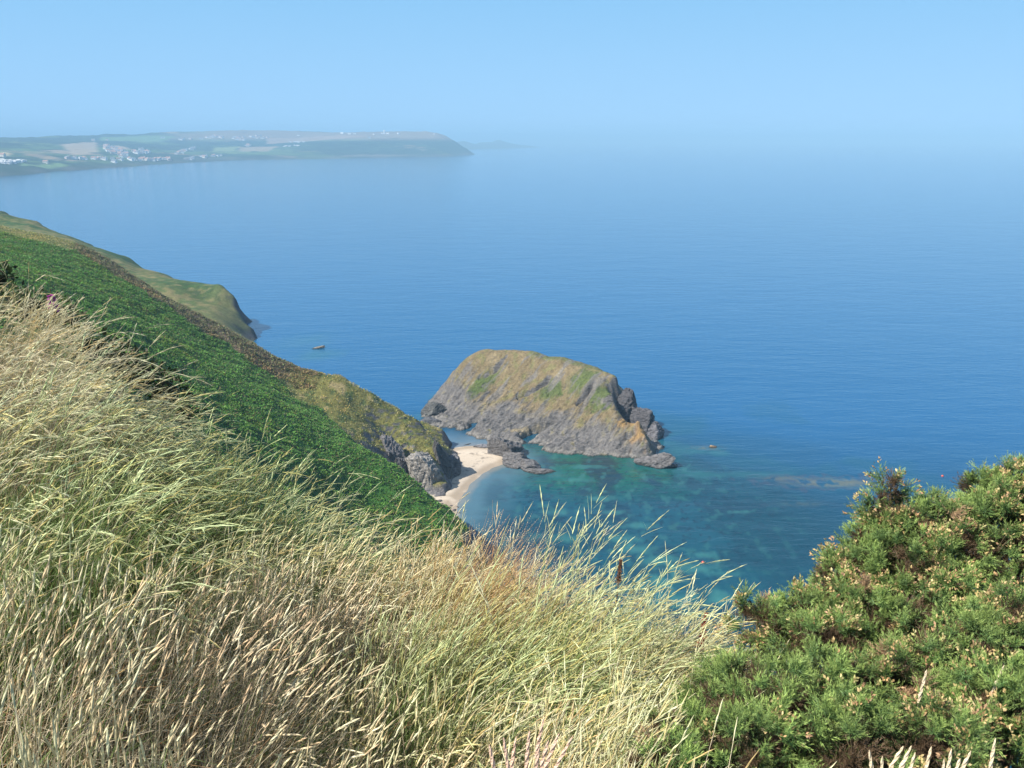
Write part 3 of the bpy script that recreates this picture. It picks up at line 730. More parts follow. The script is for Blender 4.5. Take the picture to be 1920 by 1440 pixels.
# ------------------------------------------------------------------ village and farms on the far coast
def house_mesh(L, W, Hh, rh, seed, wall, roof, chimney=True):
    v = [(-L, -W, -3), (L, -W, -3), (L, W, -3), (-L, W, -3), (-L, -W, Hh), (L, -W, Hh), (L, W, Hh), (-L, W, Hh), (-L, 0, Hh + rh - .1), (L, 0, Hh + rh - .1)]
    qs = [(0, 1, 5, 4), (1, 2, 6, 5), (2, 3, 7, 6), (3, 0, 4, 7)]
    ts = [(4, 8, 7), (5, 6, 9)]
    e = .35
    rv = [(-L - e, -W - e, Hh - .25), (L + e, -W - e, Hh - .25), (L + e, 0, Hh + rh), (-L - e, 0, Hh + rh), (-L - e, W + e, Hh - .25), (L + e, W + e, Hh - .25)]
    o = len(v); v += rv; qr = [(o, o + 1, o + 2, o + 3), (o + 3, o + 2, o + 5, o + 4)]
    qm_ = [0] * 4 + [1] * 2
    if chimney:
        o = len(v); cx = L * .7
        v += [(cx + sx * .5, sy * .4, z) for z in (Hh, Hh + rh + 1.1) for sx, sy in ((-1, -1), (1, -1), (1, 1), (-1, 1))]
        qr += [(o + i, o + (i + 1) % 4, o + (i + 1) % 4 + 4, o + i + 4) for i in range(4)] + [(o + 4, o + 5, o + 6, o + 7)]; qm_ += [0] * 5
    # windows and a door as shallow boxes standing 6 cm proud
    for k in range(3):
        wx = -L * .65 + k * L * .65
        for z0 in ((1.0,) if Hh < 4 else (1.0, 3.6)):
            o = len(v); v += [(wx - .5, -W - .06, z0), (wx + .5, -W - .06, z0), (wx + .5, -W - .06, z0 + 1.2), (wx - .5, -W - .06, z0 + 1.2)]
            qr.append((o, o + 1, o + 2, o + 3)); qm_.append(2)
    me = poly_mesh('house', v, tris=ts, quads=qs + qr, tmat=np.zeros(2, np.int32), qmat=np.array(qm_))
    for m in (wall, roof, M['pane']): me.materials.append(m)
    return me
M['pane'] = plain('window_glass', (.05, .06, .07), .15)
walls = [plain('white_render', (.82, .81, .78)), plain('cream_render', (.74, .68, .56)), plain('pale_pink_render', (.70, .55, .47))]
roofs = [plain('slate_roof', (.16, .17, .19)), plain('grey_roof', (.25, .24, .24)), plain('red_roof', (.36, .20, .14))]
number(stones, '# small dark stone from the left among those on the near end of the beach')
HM = [house_mesh(6.5, 4.2, 5.2, 2.8, i, walls[i % 3 if i < 4 else 0], roofs[(i * 2) % 3]) for i in range(5)] + [house_mesh(9, 4.5, 3, 2.6, 9, walls[0], roofs[0])]
CARAVAN = house_mesh(5.2, 1.8, 2.9, .35, 3, walls[0], walls[0], False)
for mm in HM + [CARAVAN]:
    if len(mm.materials) > 3:
        pass
def place_house(u, v, label, group, me=None, cat='house', name='house', sc=1.0, front=None):
    p = hit(coast_h, u, v, 2100, 7000, 1200)
    if p is None or p[2] < 1: return None
    o = bpy.data.objects.new(name, me or random.choice(HM)); COL.objects.link(o)
    o.location = (p[0], p[1], float(coast_h(np.array(p[0]), np.array(p[1]))) + .2)
    o.rotation_euler = (0, 0, random.gauss(front if front is not None else -.2, .45))
    k = sc * random.uniform(.95, 1.4); o.scale = (k, k, k)
    tag(o, label, cat, group)
    return o
def scatter(pts, n, label, group, **kw):
    got = []
    scatter_(pts, n, label, group, got, **kw)
    number(got, '# ' + label.replace(' house ', ' house from the left ', 1).replace(' caravan ', ' caravan from the left ', 1))
def scatter_(pts, n, label, group, got, **kw):
    for _ in range(n):
        i = random.randrange(len(pts) - 1); t = random.random()
        (u0, v0, s0), (u1, v1, s1) = pts[i], pts[i + 1]
        s = s0 + (s1 - s0) * t
        got.append(place_house(u0 + (u1 - u0) * t, v0 + (v1 - v0) * t + random.uniform(-s, s), label, group, **kw))
scatter([(122, 297.5, 1), (200, 300, 1.6), (285, 300.5, 1.2), (318, 300, 1.5)], 60, 'white house in the long row of houses along the low clifftop', 'houses along the clifftop of the far village')
scatter([(196, 276, 3), (215, 285, 8), (238, 292, 7)], 60, 'white house on the slope above the middle of the clifftop row', 'houses climbing the slope of the far village')
scatter([(250, 286, 3), (265, 285, 4), (279, 286, 2)], 24, 'white house in the cluster right of the sloping village', 'houses right of the sloping village')
scatter([(330, 290, 2), (345, 284, 3), (364, 280, 1.5)], 16, 'white house on the wooded rise right of the village', 'houses on the wooded rise')
scatter([(350, 299, 2), (367, 298, 1.5)], 8, 'white house at the shore below the wooded rise', 'houses at the shore below the rise')
scatter([(378, 293, 1), (386, 297, 2)], 5, 'white house between the shore houses and the cliff terrace', 'houses between shore and terrace')
scatter([(398, 293.5, .5), (417, 292.5, .5)], 5, 'white house in the short terrace on the cliff', 'short terrace on the cliff')
scatter([(335, 262.5, .8), (392, 259, 1.5), (402, 256, 1.5), (420, 259, 1.5)], 27, 'white house of the upper village on the high fields', 'houses of the upper village')
scatter([(437, 258, 2), (450, 262, 3), (480, 257, 3), (506, 259, 2)], 27, 'white house scattered right of the upper village', 'houses right of the upper village')
scatter([(460, 274, 1.5), (474, 272, 1.5)], 5, 'white house by the woodland edge below the upper village', 'houses by the woodland edge')
for u, v, lab in ((175, 264, 'lone white farmhouse on the skyline left of the village'), (201, 263.5, 'white farmhouse above the tan field over the village'), (305, 259, 'white farmhouse on the green hill above the village'), (86, 306.5, 'lone white house in the green clifftop field'), (5, 294, 'white house above the caravans at the far left'),
                  (560, 254, 'white house on the high heath of the headland'), (693, 259.5, 'white house on the wooded brow of the headland'), (214, 305.5, 'white house at the cliff edge below the village')):
    place_house(u, v, lab, 'lone houses on the far coast')
scatter([(3, 304, 4), (25, 304, 2.5), (45, 303, .8)], 44, 'white static caravan in the holiday park on the far left clifftop', 'static caravans on the clifftop', me=CARAVAN, cat='caravan', name='caravan', sc=1.15)
scatter([(535, 267.5, .6), (578, 266, .6)], 12, 'white static caravan in the upper row on the headland', 'caravans in the upper row on the headland', me=CARAVAN, cat='caravan', name='caravan', sc=1.2)
scatter([(533, 275, .6), (560, 273.5, .6)], 9, 'white static caravan in the lower row on the headland', 'caravans in the lower row on the headland', me=CARAVAN, cat='caravan', name='caravan', sc=1.2)
big = house_mesh(16, 7, 7, 3.5, 4, walls[0], walls[0])
for u, v, k, lab in ((642, 250, .9, 'long white building on the headland skyline left of the tower'), (655, 251, .7, 'low white building beside the long one on the headland skyline'), (665, 251, .7, 'low white building right of the pair on the headland skyline'), (701, 251.5, .7, 'pale building between the low ones and the tower'),
                     (718, 250.5, .8, 'white building at the foot of the white tower'), (727, 250.5, .9, 'white building right of the white tower'), (747, 250.5, .9, 'white building alone right of the tower group'), (814, 251, .5, 'small white lookout at the right end of the headland top')):
    place_house(u, v + .8, lab, 'buildings on the headland skyline', me=big, cat='building', name='building', sc=k * .65)
p = hit(coast_h, 721, 251.5, 4000, 7000, 1200)
if p is not None:
    tw = empty('tower', (p[0], p[1], float(coast_h(p[0], p[1]))), 'white tower with a domed top standing on the headland skyline', 'tower')
    ang = np.linspace(0, 2 * math.pi, 17)[:-1]
    ring = [(r_ * math.cos(a), r_ * math.sin(a), z) for r_, z in ((6, -3), (5.5, 17), (5.9, 17), (5.9, 18)) for a in ang]
    qd = [(i + 16 * k, (i + 1) % 16 + 16 * k, (i + 1) % 16 + 16 * (k + 1), i + 16 * (k + 1)) for i in range(16) for k in range(3)]
    link('shaft', poly_mesh('shaft', ring, quads=qd), walls[0], tw)
    vv, ff = ICO[3]
    link('dome', poly_mesh('dome', vv * 6.2 + (0, 0, 21), tris=ff, smooth=True), walls[0], tw)

# ------------------------------------------------------------------ leaves and ground cover on the hillside
def rot_frames(d, g):
    """Orthonormal frames with first axis d."""
    r_ = g.normal(size=d.shape); b = np.cross(d, r_); b /= np.linalg.norm(b, axis=1)[:, None] + 1e-9
    return b, np.cross(d, b)
def diamonds(pos, d, length, width, col, g, flat=None):
    """One leaf-shaped quad each: from pos along unit d."""
    b, n = rot_frames(d, g)
    if flat is not None:                     # keep leaves broad side up
        b = np.cross(d, np.array([0, 0, 1.0]) + g.normal(size=d.shape) * flat); b /= np.linalg.norm(b, axis=1)[:, None] + 1e-9
    L = length[:, None]; W = width[:, None]
    m = pos + d * L * .45
    v = np.stack([pos, m - b * W * .5, pos + d * L, m + b * W * .5], 1).reshape(-1, 3)
    q = np.arange(len(pos) * 4).reshape(-1, 4)
    return v, q, np.repeat(col, 4, axis=0)
def unit(v): return v / (np.linalg.norm(v, axis=1)[:, None] + 1e-9)
def visible_hill(n, g, box, keep):
    x = g.uniform(box[0], box[1], n); y = g.uniform(box[2], box[3], n)
    u = 960 + F_PX * x / (y * math.cos(PITCH) + 1e-6)
    m = (y > 60) & (x > -.72 * y) & keep(x, y)
    x, y = x[m], y[m]
    z = hill_h(x, y)
    m = z > 2.5; x, y, z = x[m], y[m], z[m]
    e = .5
    sl = np.hypot((hill_h(x + e, y) - z) / e, (hill_h(x, y + e) - z) / e)
    m = sl < 1.25
    return x[m], y[m], z[m]
def cover(name, n, box, keep, size, cols, label, per=3, up=.55, seed=1):
    g = np.random.default_rng(seed)
    x, y, z = visible_hill(n, g, box, keep)
    k = len(x)
    clump = fbm(x * .35, y * .35, 3, seed + 200)
    base = np.array(cols, float)[g.integers(0, len(cols), k)]
    base = base * (1 + .38 * clump)[:, None] * g.uniform(.8, 1.2, k)[:, None]
    big_n = fbm(x * .045, y * .045, 3, seed + 300)
    base = mix(base, base * (1.35, 1.08, .9), sstep(0, .35, big_n))
    vs = []; qs = []; cs = []; off = 0
    hh = size * (.55 + .8 * np.clip(clump + .4, 0, 1))
    for i in range(per):
        d = unit(np.column_stack([g.normal(size=k), g.normal(size=k), np.abs(g.normal(size=k)) * up + .25]))
        pos = np.column_stack([x, y, z + hh * g.uniform(.0, .7, k)])
        v, q, c_ = diamonds(pos, d, hh * g.uniform(.8, 1.3, k), hh * g.uniform(.35, .6, k), base * g.uniform(.85, 1.15, k)[:, None], g, flat=.5)
        vs.append(v); qs.append(q + off); cs.append(c_); off += len(v)
    link(name, poly_mesh(name, np.vstack(vs), quads=np.vstack(qs), col=np.vstack(cs)), M['leaf'], kind='stuff', label=label)
hm_ = lambda x, y: heather_mask(x, y); om_ = lambda x, y: olive_mask(x, y)
rnd = np.random.default_rng(5)
cover('bracken', 480000, (-215, 5, 95, 290), lambda x, y: (hm_(x, y) < .5) & (om_(x, y) < .5) & (rnd.random(x.shape) > .1), .46,
      [(.11, .265, .03), (.125, .285, .035), (.085, .225, .03), (.13, .22, .05), (.08, .20, .025), (.10, .22, .03), (.08, .18, .03), (.17, .15, .06)], 'dense green bracken covering the steep slope', 3, .22, 2)
cover('heather', 90000, (-215, -40, 200, 300), lambda x, y: (hm_(x, y) > .4), .55, [(.20, .165, .085), (.16, .16, .07), (.24, .185, .11), (.14, .19, .06), (.21, .20, .085)], 'brown heather along the ridge', 3, .6, 3)
cover('tussocks', 110000, (-215, -10, 190, 300), lambda x, y: (om_(x, y) > .5) & (rnd.random(x.shape) > .45 + .5 * fbm(x * .12, y * .12, 2, 77)), .42, [(.36, .33, .11), (.28, .29, .08), (.46, .39, .18), (.14, .20, .06)], 'olive and straw coloured turf on the near headland', 2, .9, 4)

# ------------------------------------------------------------------ foreground grass
def project(p):
    a = p[:, 0]; f = p[:, 1] * math.cos(PITCH) - (p[:, 2] - H) * math.sin(PITCH); b = p[:, 1] * math.sin(PITCH) + (p[:, 2] - H) * math.cos(PITCH)
    f = np.maximum(f, .01)
    return 960 + F_PX * a / f, 720 - F_PX * b / f
def curve(base, L, th0, az, kap, s, wob=0, ph=0):
    """Points and tangents along bent stems at parameter s (scalar 0..)."""
    n = 8; p = base.copy(); ds = s / n
    for i in range(n):
        th = th0 + kap * ((i + .5) * ds) ** 1.6
        p = p + np.column_stack([np.sin(th) * np.cos(az), np.sin(th) * np.sin(az), np.cos(th)]) * (L * ds)[:, None]
    th = th0 + kap * s ** 1.6
    return p, np.column_stack([np.sin(th) * np.cos(az), np.sin(th) * np.sin(az), np.cos(th)])
def ribbons(base, L, W, th0, az, kap, K, c0, c1, g, smax=1.0, taper=.85):
    n = len(base); fa = g.uniform(0, 2 * math.pi, n)
    side = np.column_stack([np.cos(fa), np.sin(fa), np.zeros(n)])
    vs = []; cs = []
    for k in range(K + 1):
        s = smax * k / K
        p, t = curve(base, L, th0, az, kap, max(s, 1e-3))
        w = (W * (1 - taper * k / K) * .5)[:, None]
        vs.append(p - side * w); vs.append(p + side * w)
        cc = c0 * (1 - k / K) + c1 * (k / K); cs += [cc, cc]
    V = np.stack(vs, 1).reshape(-1, 3); C = np.stack(cs, 1).reshape(-1, 3)
    o = (np.arange(n) * (2 * K + 2))[:, None]
    Q = np.concatenate([o + np.array([2 * k, 2 * k + 1, 2 * k + 3, 2 * k + 2])[None] for k in range(K)], 0)
    return V, Q, C
class Bag:
    def __init__(s): s.v = []; s.q = []; s.c = []; s.n = 0
    def add(s, v, q, c): s.v.append(v); s.q.append(q + s.n); s.c.append(c); s.n += len(v)
    def build(s, name, mat, **kw): return link(name, poly_mesh(name, np.vstack(s.v), quads=np.vstack(s.q), col=np.vstack(s.c)), mat, **kw)

def sample_near(n, g, az0=-38, az1=33, r0=.7, extra=.25):
    az = g.uniform(R(az0), R(az1), n)
    Rm = np.interp(np.degrees(az), EDGE[:, 0], EDGE[:, 1]) + extra
    r = np.sqrt(g.uniform(r0 * r0, 1, n) * 1.0) if False else np.sqrt(g.uniform(0, 1, n) * (Rm ** 2 - r0 ** 2) + r0 ** 2)
    x = r * np.sin(az); y = r * np.cos(az)
    return np.column_stack([x, y, near_h(x, y)]), r, Rm
def blob(u, v, cu, cv, ru, rv): return np.exp(-(((u - cu) / ru) ** 2 + ((v - cv) / rv) ** 2))
def greenness(base):
    u, v = project(base + (0, 0, .38))
    gr = .42 + .65 * blob(u, v, 230, 930, 270, 140) + .3 * blob(u, v, 60, 980, 160, 150) + .45 * blob(u, v, 1000, 1280, 260, 110) + .35 * blob(u, v, 600, 1000, 160, 120) + .3 * blob(u, v, 800, 1330, 200, 100) \
        - .35 * blob(u, v, 150, 640, 300, 120) - .15 * blob(u, v, 250, 1250, 420, 140) - .25 * blob(u, v, 880, 1080, 200, 60) + .25 * blob(u, v, 1200, 1150, 160, 90) - .2 * blob(u, v, 600, 1180, 260, 90)
    gr = gr + .45 * fbm(base[:, 0] * 1.8, base[:, 1] * 1.8, 3, 301)
    return np.clip(gr, 0, 1), u, v
STRAW = np.array((.60, .47, .24)); STRAW2 = np.array((.72, .61, .41)); GREEN = np.array((.15, .24, .05)); GREEN2 = np.array((.24, .33, .10)); BROWN = np.array((.32, .19, .09))
def in_gorse_zone(u, v): return (u > 1380) & (v > 1000)

g = np.random.default_rng(11)
# leaf blades
bag = Bag()
base, r, Rm = sample_near(150000, g, r0=.8)
gr, u, v = greenness(base)
cl = fbm(base[:, 0] * 3.2, base[:, 1] * 3.2, 3, 305)
m = (g.random(len(base)) < .55 + 1.0 * cl) & ~(in_gorse_zone(u, v) & (g.random(len(base)) < .8)); base = base[m]; gr = gr[m]; cl = cl[m]; n = len(base)
L = g.uniform(.20, .46, n) * (1 + .4 * cl)
isg = g.random(n) < gr * .85 + .08
c0 = np.where(isg[:, None], GREEN * .6, STRAW * .42) * g.uniform(.7, 1.2, n)[:, None]; c1 = np.where(isg[:, None], GREEN2, STRAW2) * g.uniform(.75, 1.2, n)[:, None]  # dark bases: dead thatch, plus shade between the blades put into the colour
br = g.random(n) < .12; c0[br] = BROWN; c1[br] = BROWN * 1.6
lean = g.normal(.34, .26, n); azl = g.normal(-.1, 1.1, n); kap = g.uniform(.3, 1.7, n)
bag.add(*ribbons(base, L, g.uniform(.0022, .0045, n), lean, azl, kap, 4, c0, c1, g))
bag.build('grass_leaves', M['grass'], kind='stuff', label='green and straw coloured grass blades on the slope in front')

def heads_spike(base, L, th0, az, kap, s0, Lh, fat, col, g, M_=18):
    """Dense spike: short scales packed round the end of the stem."""
    vs, qs, cs = [], [], []; off = 0; n = len(base)
    for k in range(M_):
        f = (k + .5) / M_
        p, t = curve(base, L, th0, az, kap, 1.0); 
        p, t = curve_at(base, L, th0, az, kap, s0 + (1 - s0) * f)
        b, nn = rot_frames(t, g); ph = g.uniform(0, 2 * math.pi, n)[:, None]
        rad = b * np.cos(ph) + nn * np.sin(ph)
        d = unit(t * 1.0 + rad * (.38 + .1 * math.sin(f * 3.1)))
        sz = fat * (.55 + .6 * math.sin(math.pi * min(1, f * .85 + .12)))
        v, q, c_ = diamonds(p - t * .003, d, sz * 2.4, sz * .85, col * g.uniform(.8, 1.2, n)[:, None], g)
        vs.append(v); qs.append(q + off); cs.append(c_); off += len(v)
    return np.vstack(vs), np.vstack(qs), np.vstack(cs)
def curve_at(base, L, th0, az, kap, s):
    s = np.broadcast_to(s, L.shape); n = 8; p = base.copy()
    for i in range(n):
        th = th0 + kap * ((i + .5) / n * s) ** 1.6
        p = p + np.column_stack([np.sin(th) * np.cos(az), np.sin(th) * np.sin(az), np.cos(th)]) * (L * s / n)[:, None]
    th = th0 + kap * s ** 1.6
    return p, np.column_stack([np.sin(th) * np.cos(az), np.sin(th) * np.sin(az), np.cos(th)])

def heads_loft(base, L, th0, az, kap, s0, s1, rad, col, g, rings=6, bump=.25, side=None):
    """Slim tapering seed heads that follow the end of the stem, four-sided, one tube each."""
    n = len(base); V = []; C = []; q0 = None
    for k in range(rings):
        f = k / (rings - 1)
        p, t = curve_at(base, L, th0, az, kap, s0 + (s1 - s0) * f)
        if q0 is None:
            b0, _ = rot_frames(t, g)
        b = unit(b0 - t * (b0 * t).sum(1)[:, None]); m = np.cross(t, b)
        if side is not None: p = p + side * (f ** 1.2)
        r_ = rad * (.25 + .95 * math.sin(math.pi * min(1, .12 + f * .86)) ** .7) * (1 + bump * g.normal(size=n)).clip(.3, 2)
        if k == rings - 1: r_ = rad * .12
        q0 = 1
        for a in range(4):
            ca_, sa_ = math.cos(a * math.pi / 2 + k * .5), math.sin(a * math.pi / 2 + k * .5)
            V.append(p + (b * ca_ + m * sa_) * r_[:, None]); C.append(col * g.uniform(.82, 1.15, n)[:, None])
    V = np.stack(V, 1).reshape(-1, 3); C = np.stack(C, 1).reshape(-1, 3)
    o = (np.arange(n) * 4 * rings)[:, None]
    Q = np.concatenate([o + np.array([4 * k + a, 4 * k + (a + 1) % 4, 4 * k + 4 + (a + 1) % 4, 4 * k + 4 + a])[None] for k in range(rings - 1) for a in range(4)], 0)
    return V, Q, C
def stand(name, label, N, weight, Lr, lean, kapr, azm, azs, headlen, fat, hcol, gmix, seed, M_=18, tall=0, loose=False, r0=.9, extra=.15, W=(.0012, .0022)):
    g = np.random.default_rng(seed)
    base, r, Rm = sample_near(N, g, r0=r0, extra=extra)
    gr, u, v = greenness(base)
    cl = fbm(base[:, 0] * 2.6, base[:, 1] * 2.6, 3, seed + 400)
    w = weight(u, v) * np.clip(.7 + 1.1 * cl, .32, 1.5) * np.where(in_gorse_zone(u, v), .12, 1)
    m = g.random(N) < w; base = base[m]; gr = gr[m]; cl = cl[m]; u = u[m]; v = v[m]; n = len(base)
    L = g.uniform(*Lr, n) * (1 + .25 * cl)
    if tall: L = np.where(g.random(n) < tall, L * g.uniform(1.15, 1.5, n), L)
    wv = fbm(base[:, 0] * 1.7 + 3, base[:, 1] * 1.7, 2, 901); wz = fbm(base[:, 0] * 2.3, base[:, 1] * 2.3 + 8, 2, 902)
    th0 = np.clip(g.normal(lean, .12, n) + .5 * wv, -.15, .95) ; kap = g.uniform(*kapr, n) * (1 + wv); az = g.normal(azm, azs, n) + 1.6 * wz
    Lh = g.uniform(*headlen, n); s0 = 1 - Lh / L
    isg = g.random(n) < gmix * gr * 1.6
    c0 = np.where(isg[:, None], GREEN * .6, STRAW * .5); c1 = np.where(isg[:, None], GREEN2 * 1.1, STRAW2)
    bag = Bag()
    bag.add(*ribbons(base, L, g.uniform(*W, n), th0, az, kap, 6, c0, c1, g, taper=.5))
    hc = np.array(hcol, float)[g.integers(0, len(hcol), n)]
    hc = mix(hc, hc * (.62, .95, .5), gr * .65) * g.uniform(.8, 1.15, n)[:, None]
    rad = np.full(n, fat) * g.uniform(.75, 1.25, n)
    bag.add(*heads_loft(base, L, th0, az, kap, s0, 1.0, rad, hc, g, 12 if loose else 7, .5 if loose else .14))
    # short scales or side sprigs break up the outline
    if loose:
        for k in range(M_ // 3):
            f = (k + .3) / (M_ // 3) * .8
            sa = s0 + (1 - s0) * f - .08
            ph = g.uniform(0, 6.28, n); side = np.column_stack([np.cos(ph), np.sin(ph), g.uniform(-.3, .6, n)]) * (L * g.uniform(.02, .05, n))[:, None]
            m2 = g.random(n) < .75
            bag.add(*heads_loft(base[m2], L[m2], th0[m2], az[m2], kap[m2], sa[m2], np.minimum(sa + .09 * (1.1 - f), 1)[m2], rad[m2] * .65, hc[m2] * .95, g, 4, .3, side[m2]))
    v_, q_, c_ = heads_spike(base, L, th0, az, kap, s0, Lh, rad * .75, hc, g, 8)
    bag.add(v_, q_, c_)
    bag.build(name, M['grass'], kind='stuff', label=label)
    print(name, n)
CREAM = [(.84, .72, .48), (.76, .63, .42), (.90, .79, .56)]; PINK = [(.90, .68, .44), (.84, .60, .38), (.92, .74, .48)]; GOLD = [(.78, .58, .30), (.70, .46, .22), (.84, .66, .38)]
# dense upright spikes, lower left and lower middle
stand('spiked_grass', 'cream and pinkish spiked seed grass in front of the slope', 32000,
      lambda u, v: np.clip(1.0 * sstep(1060, 1160, v) * sstep(760, 560, u) + .8 * blob(u, v, 560, 1110, 200, 70) + .25 * sstep(1300, 1400, v) * sstep(1200, 900, u), 0, 1),
      (.40, .60), .15, (.05, .6), -.15, .8, (.045, .09), .0021, PINK + CREAM, .35, 21)
# bending plumes of the left slope and the edge
stand('plumed_grass', 'pale wind bent seed heads along the edge of the slope', 30000,
      lambda u, v: np.clip(.9 * sstep(1150, 1000, v) * sstep(760, 600, u) * (1 - .75 * blob(u, v, 260, 940, 250, 130)) + .55 * sstep(600, 760, u) * sstep(1420, 1300, u), 0, 1),
      (.46, .70), .26, (.6, 2.3), -.1, .8, (.07, .13), .00125, CREAM + GOLD[:1], .5, 22, M_=12, tall=.035, loose=True)
stand('wispy_grass', 'thin straw stems with narrow golden heads near the edge', 30000,
      lambda u, v: np.clip(.75 * sstep(700, 850, u) * sstep(1440, 1300, u) + .35 * sstep(1250, 1100, v) + .5 * blob(u, v, 900, 1060, 120, 60), 0, 1),
      (.40, .62), .22, (.5, 1.6), .0, .6, (.05, .10), .0013, GOLD + CREAM[:1], .5, 23, M_=14, tall=.05)
stand('tall_seed_grass', 'tallest seed heads rising against the sea from the edge', 1500,
      lambda u, v: np.clip(.9 * blob(u, v, 1120, 1120, 170, 80) + .6 * blob(u, v, 640, 960, 160, 90) + .25 * sstep(900, 980, u) * sstep(1450, 1300, u) + .2 * sstep(600, 400, u) * sstep(1000, 800, v), 0, 1),
      (.62, .88), .10, (.2, 1.1), .0, .8, (.09, .15), .0015, CREAM, .8, 24, M_=9, loose=True, r0=2.4, W=(.0018, .0026))

# rusty gold tuft on the edge
def tuft(name, label, u, v, t, N, Lr, spread, cols, hcol, seed, kap=(.4, 1.4)):
    g = np.random.default_rng(seed); c_ = at(u, v, t)
    x = c_[0] + g.normal(0, spread, N); y = c_[1] + g.normal(0, spread, N); base = np.column_stack([x, y, near_h(x, y)])
    L = g.uniform(*Lr, N); az = g.normal(0, 1.0, N); th = np.abs(g.normal(.2, .18, N)); kp = g.uniform(*kap, N)
    cc = np.array(cols, float)[g.integers(0, len(cols), N)]
    par = empty(name, (c_[0], c_[1], float(near_h(c_[0], c_[1]))), label, 'grass tuft')
    off = np.array(par.location); base = base - off
    b = Bag(); b.add(*ribbons(base, L, g.uniform(.0018, .0035, N), th, az, kp, 6, cc * .7, cc, g)); b.build('blades', M['grass'], parent=par, kind='stuff')
    b = Bag(); k = N // 2
    hc = np.array(hcol, float)[g.integers(0, len(hcol), k)]
    b.add(*heads_spike(base[:k], L[:k], th[:k], az[:k], kp[:k], np.full(k, .82), None, np.full(k, .0028), hc, g, 14)); b.build('seed_heads', M['grass'], parent=par, kind='stuff')
tuft('grass_tuft', 'rusty golden grass tuft on the edge right of the bracken slope', 862, 1160, 3.9, 800, (.55, .82), .10, [(.50, .28, .09), (.55, .38, .13), (.40, .20, .07)], GOLD, 31)
tuft('grass_tuft', 'fresh green grass tuft low in the middle of the slope', 990, 1330, 2.7, 260, (.3, .5), .10, [(.13, .22, .05), (.2, .28, .08)], CREAM, 32)

# ------------------------------------------------------------------ gorse
def shoots(P, D, L, g, nsp=26, dead=None, shade=None):
    """Spiny shoots: a thin stem and spines round it, all shoots in one mesh."""
    b, n = rot_frames(D, g); N = len(P)
    V = []; C = []
    g0 = np.array((.09, .18, .055)); g1 = np.array((.32, .42, .11))
    tone = g.uniform(.8, 1.2, N)[:, None] * (1 if shade is None else shade[:, None])
    for k in range(nsp):
        s = (k + .5) / nsp
        ph = g.uniform(0, 2 * math.pi, N)[:, None]
        rad = b * np.cos(ph) + n * np.sin(ph)
        d = unit(D * (.45 + .8 * s) + rad * (1.0 - .45 * s))
        p = P + D * (L * s)[:, None]
        l = ((.017 - .007 * s) * g.uniform(.7, 1.2, N))[:, None]
        w = np.cross(d, unit(g.normal(size=d.shape))) * .0011
        V.append(np.stack([p - w, p + w, p + d * l], 1))
        c = (g0 * (1 - s) + g1 * s) * tone
        if dead is not None: c = np.where(dead[:, None], np.array((.48, .31, .17)) * tone, c)
        C.append(np.stack([c * .8, c * .8, c * 1.25], 1))
    V = np.concatenate([v.reshape(-1, 3) for v in V]); C = np.concatenate([c.reshape(-1, 3) for c in C])
    return V, np.arange(len(V)).reshape(-1, 3), C
def bush_points(blobs, g, spacing, lo=.80, hi=1.08):
    P = []; D = []
    cs = [(at(u, v, t), r_) for u, v, t, r_ in blobs]
    for c_, r_ in cs:
        n = int(4 * math.pi * r_ * r_ / spacing)
        d = unit(g.normal(size=(n, 3))); d = d[d[:, 2] > -.55]; n = len(d)
        lump = 1 + .16 * fbm(d[:, 0] * 2.5 + c_[0] * 3, d[:, 1] * 2.5 + d[:, 2] * 3 + c_[1], 3, 501) + .10 * ridged(d[:, 0] * 4 + c_[2], d[:, 2] * 4 + d[:, 1] * 2, 2, 502)
        p = c_ + d * (r_ * lump * g.uniform(lo, hi, n))[:, None]
        ok = np.ones(n, bool)
        for c2, r2 in cs:
            if c2 is not c_: ok &= np.linalg.norm(p - c2, axis=1) > r2 * .72
        P.append(p[ok]); D.append(d[ok])
    return np.vstack(P), np.vstack(D), cs
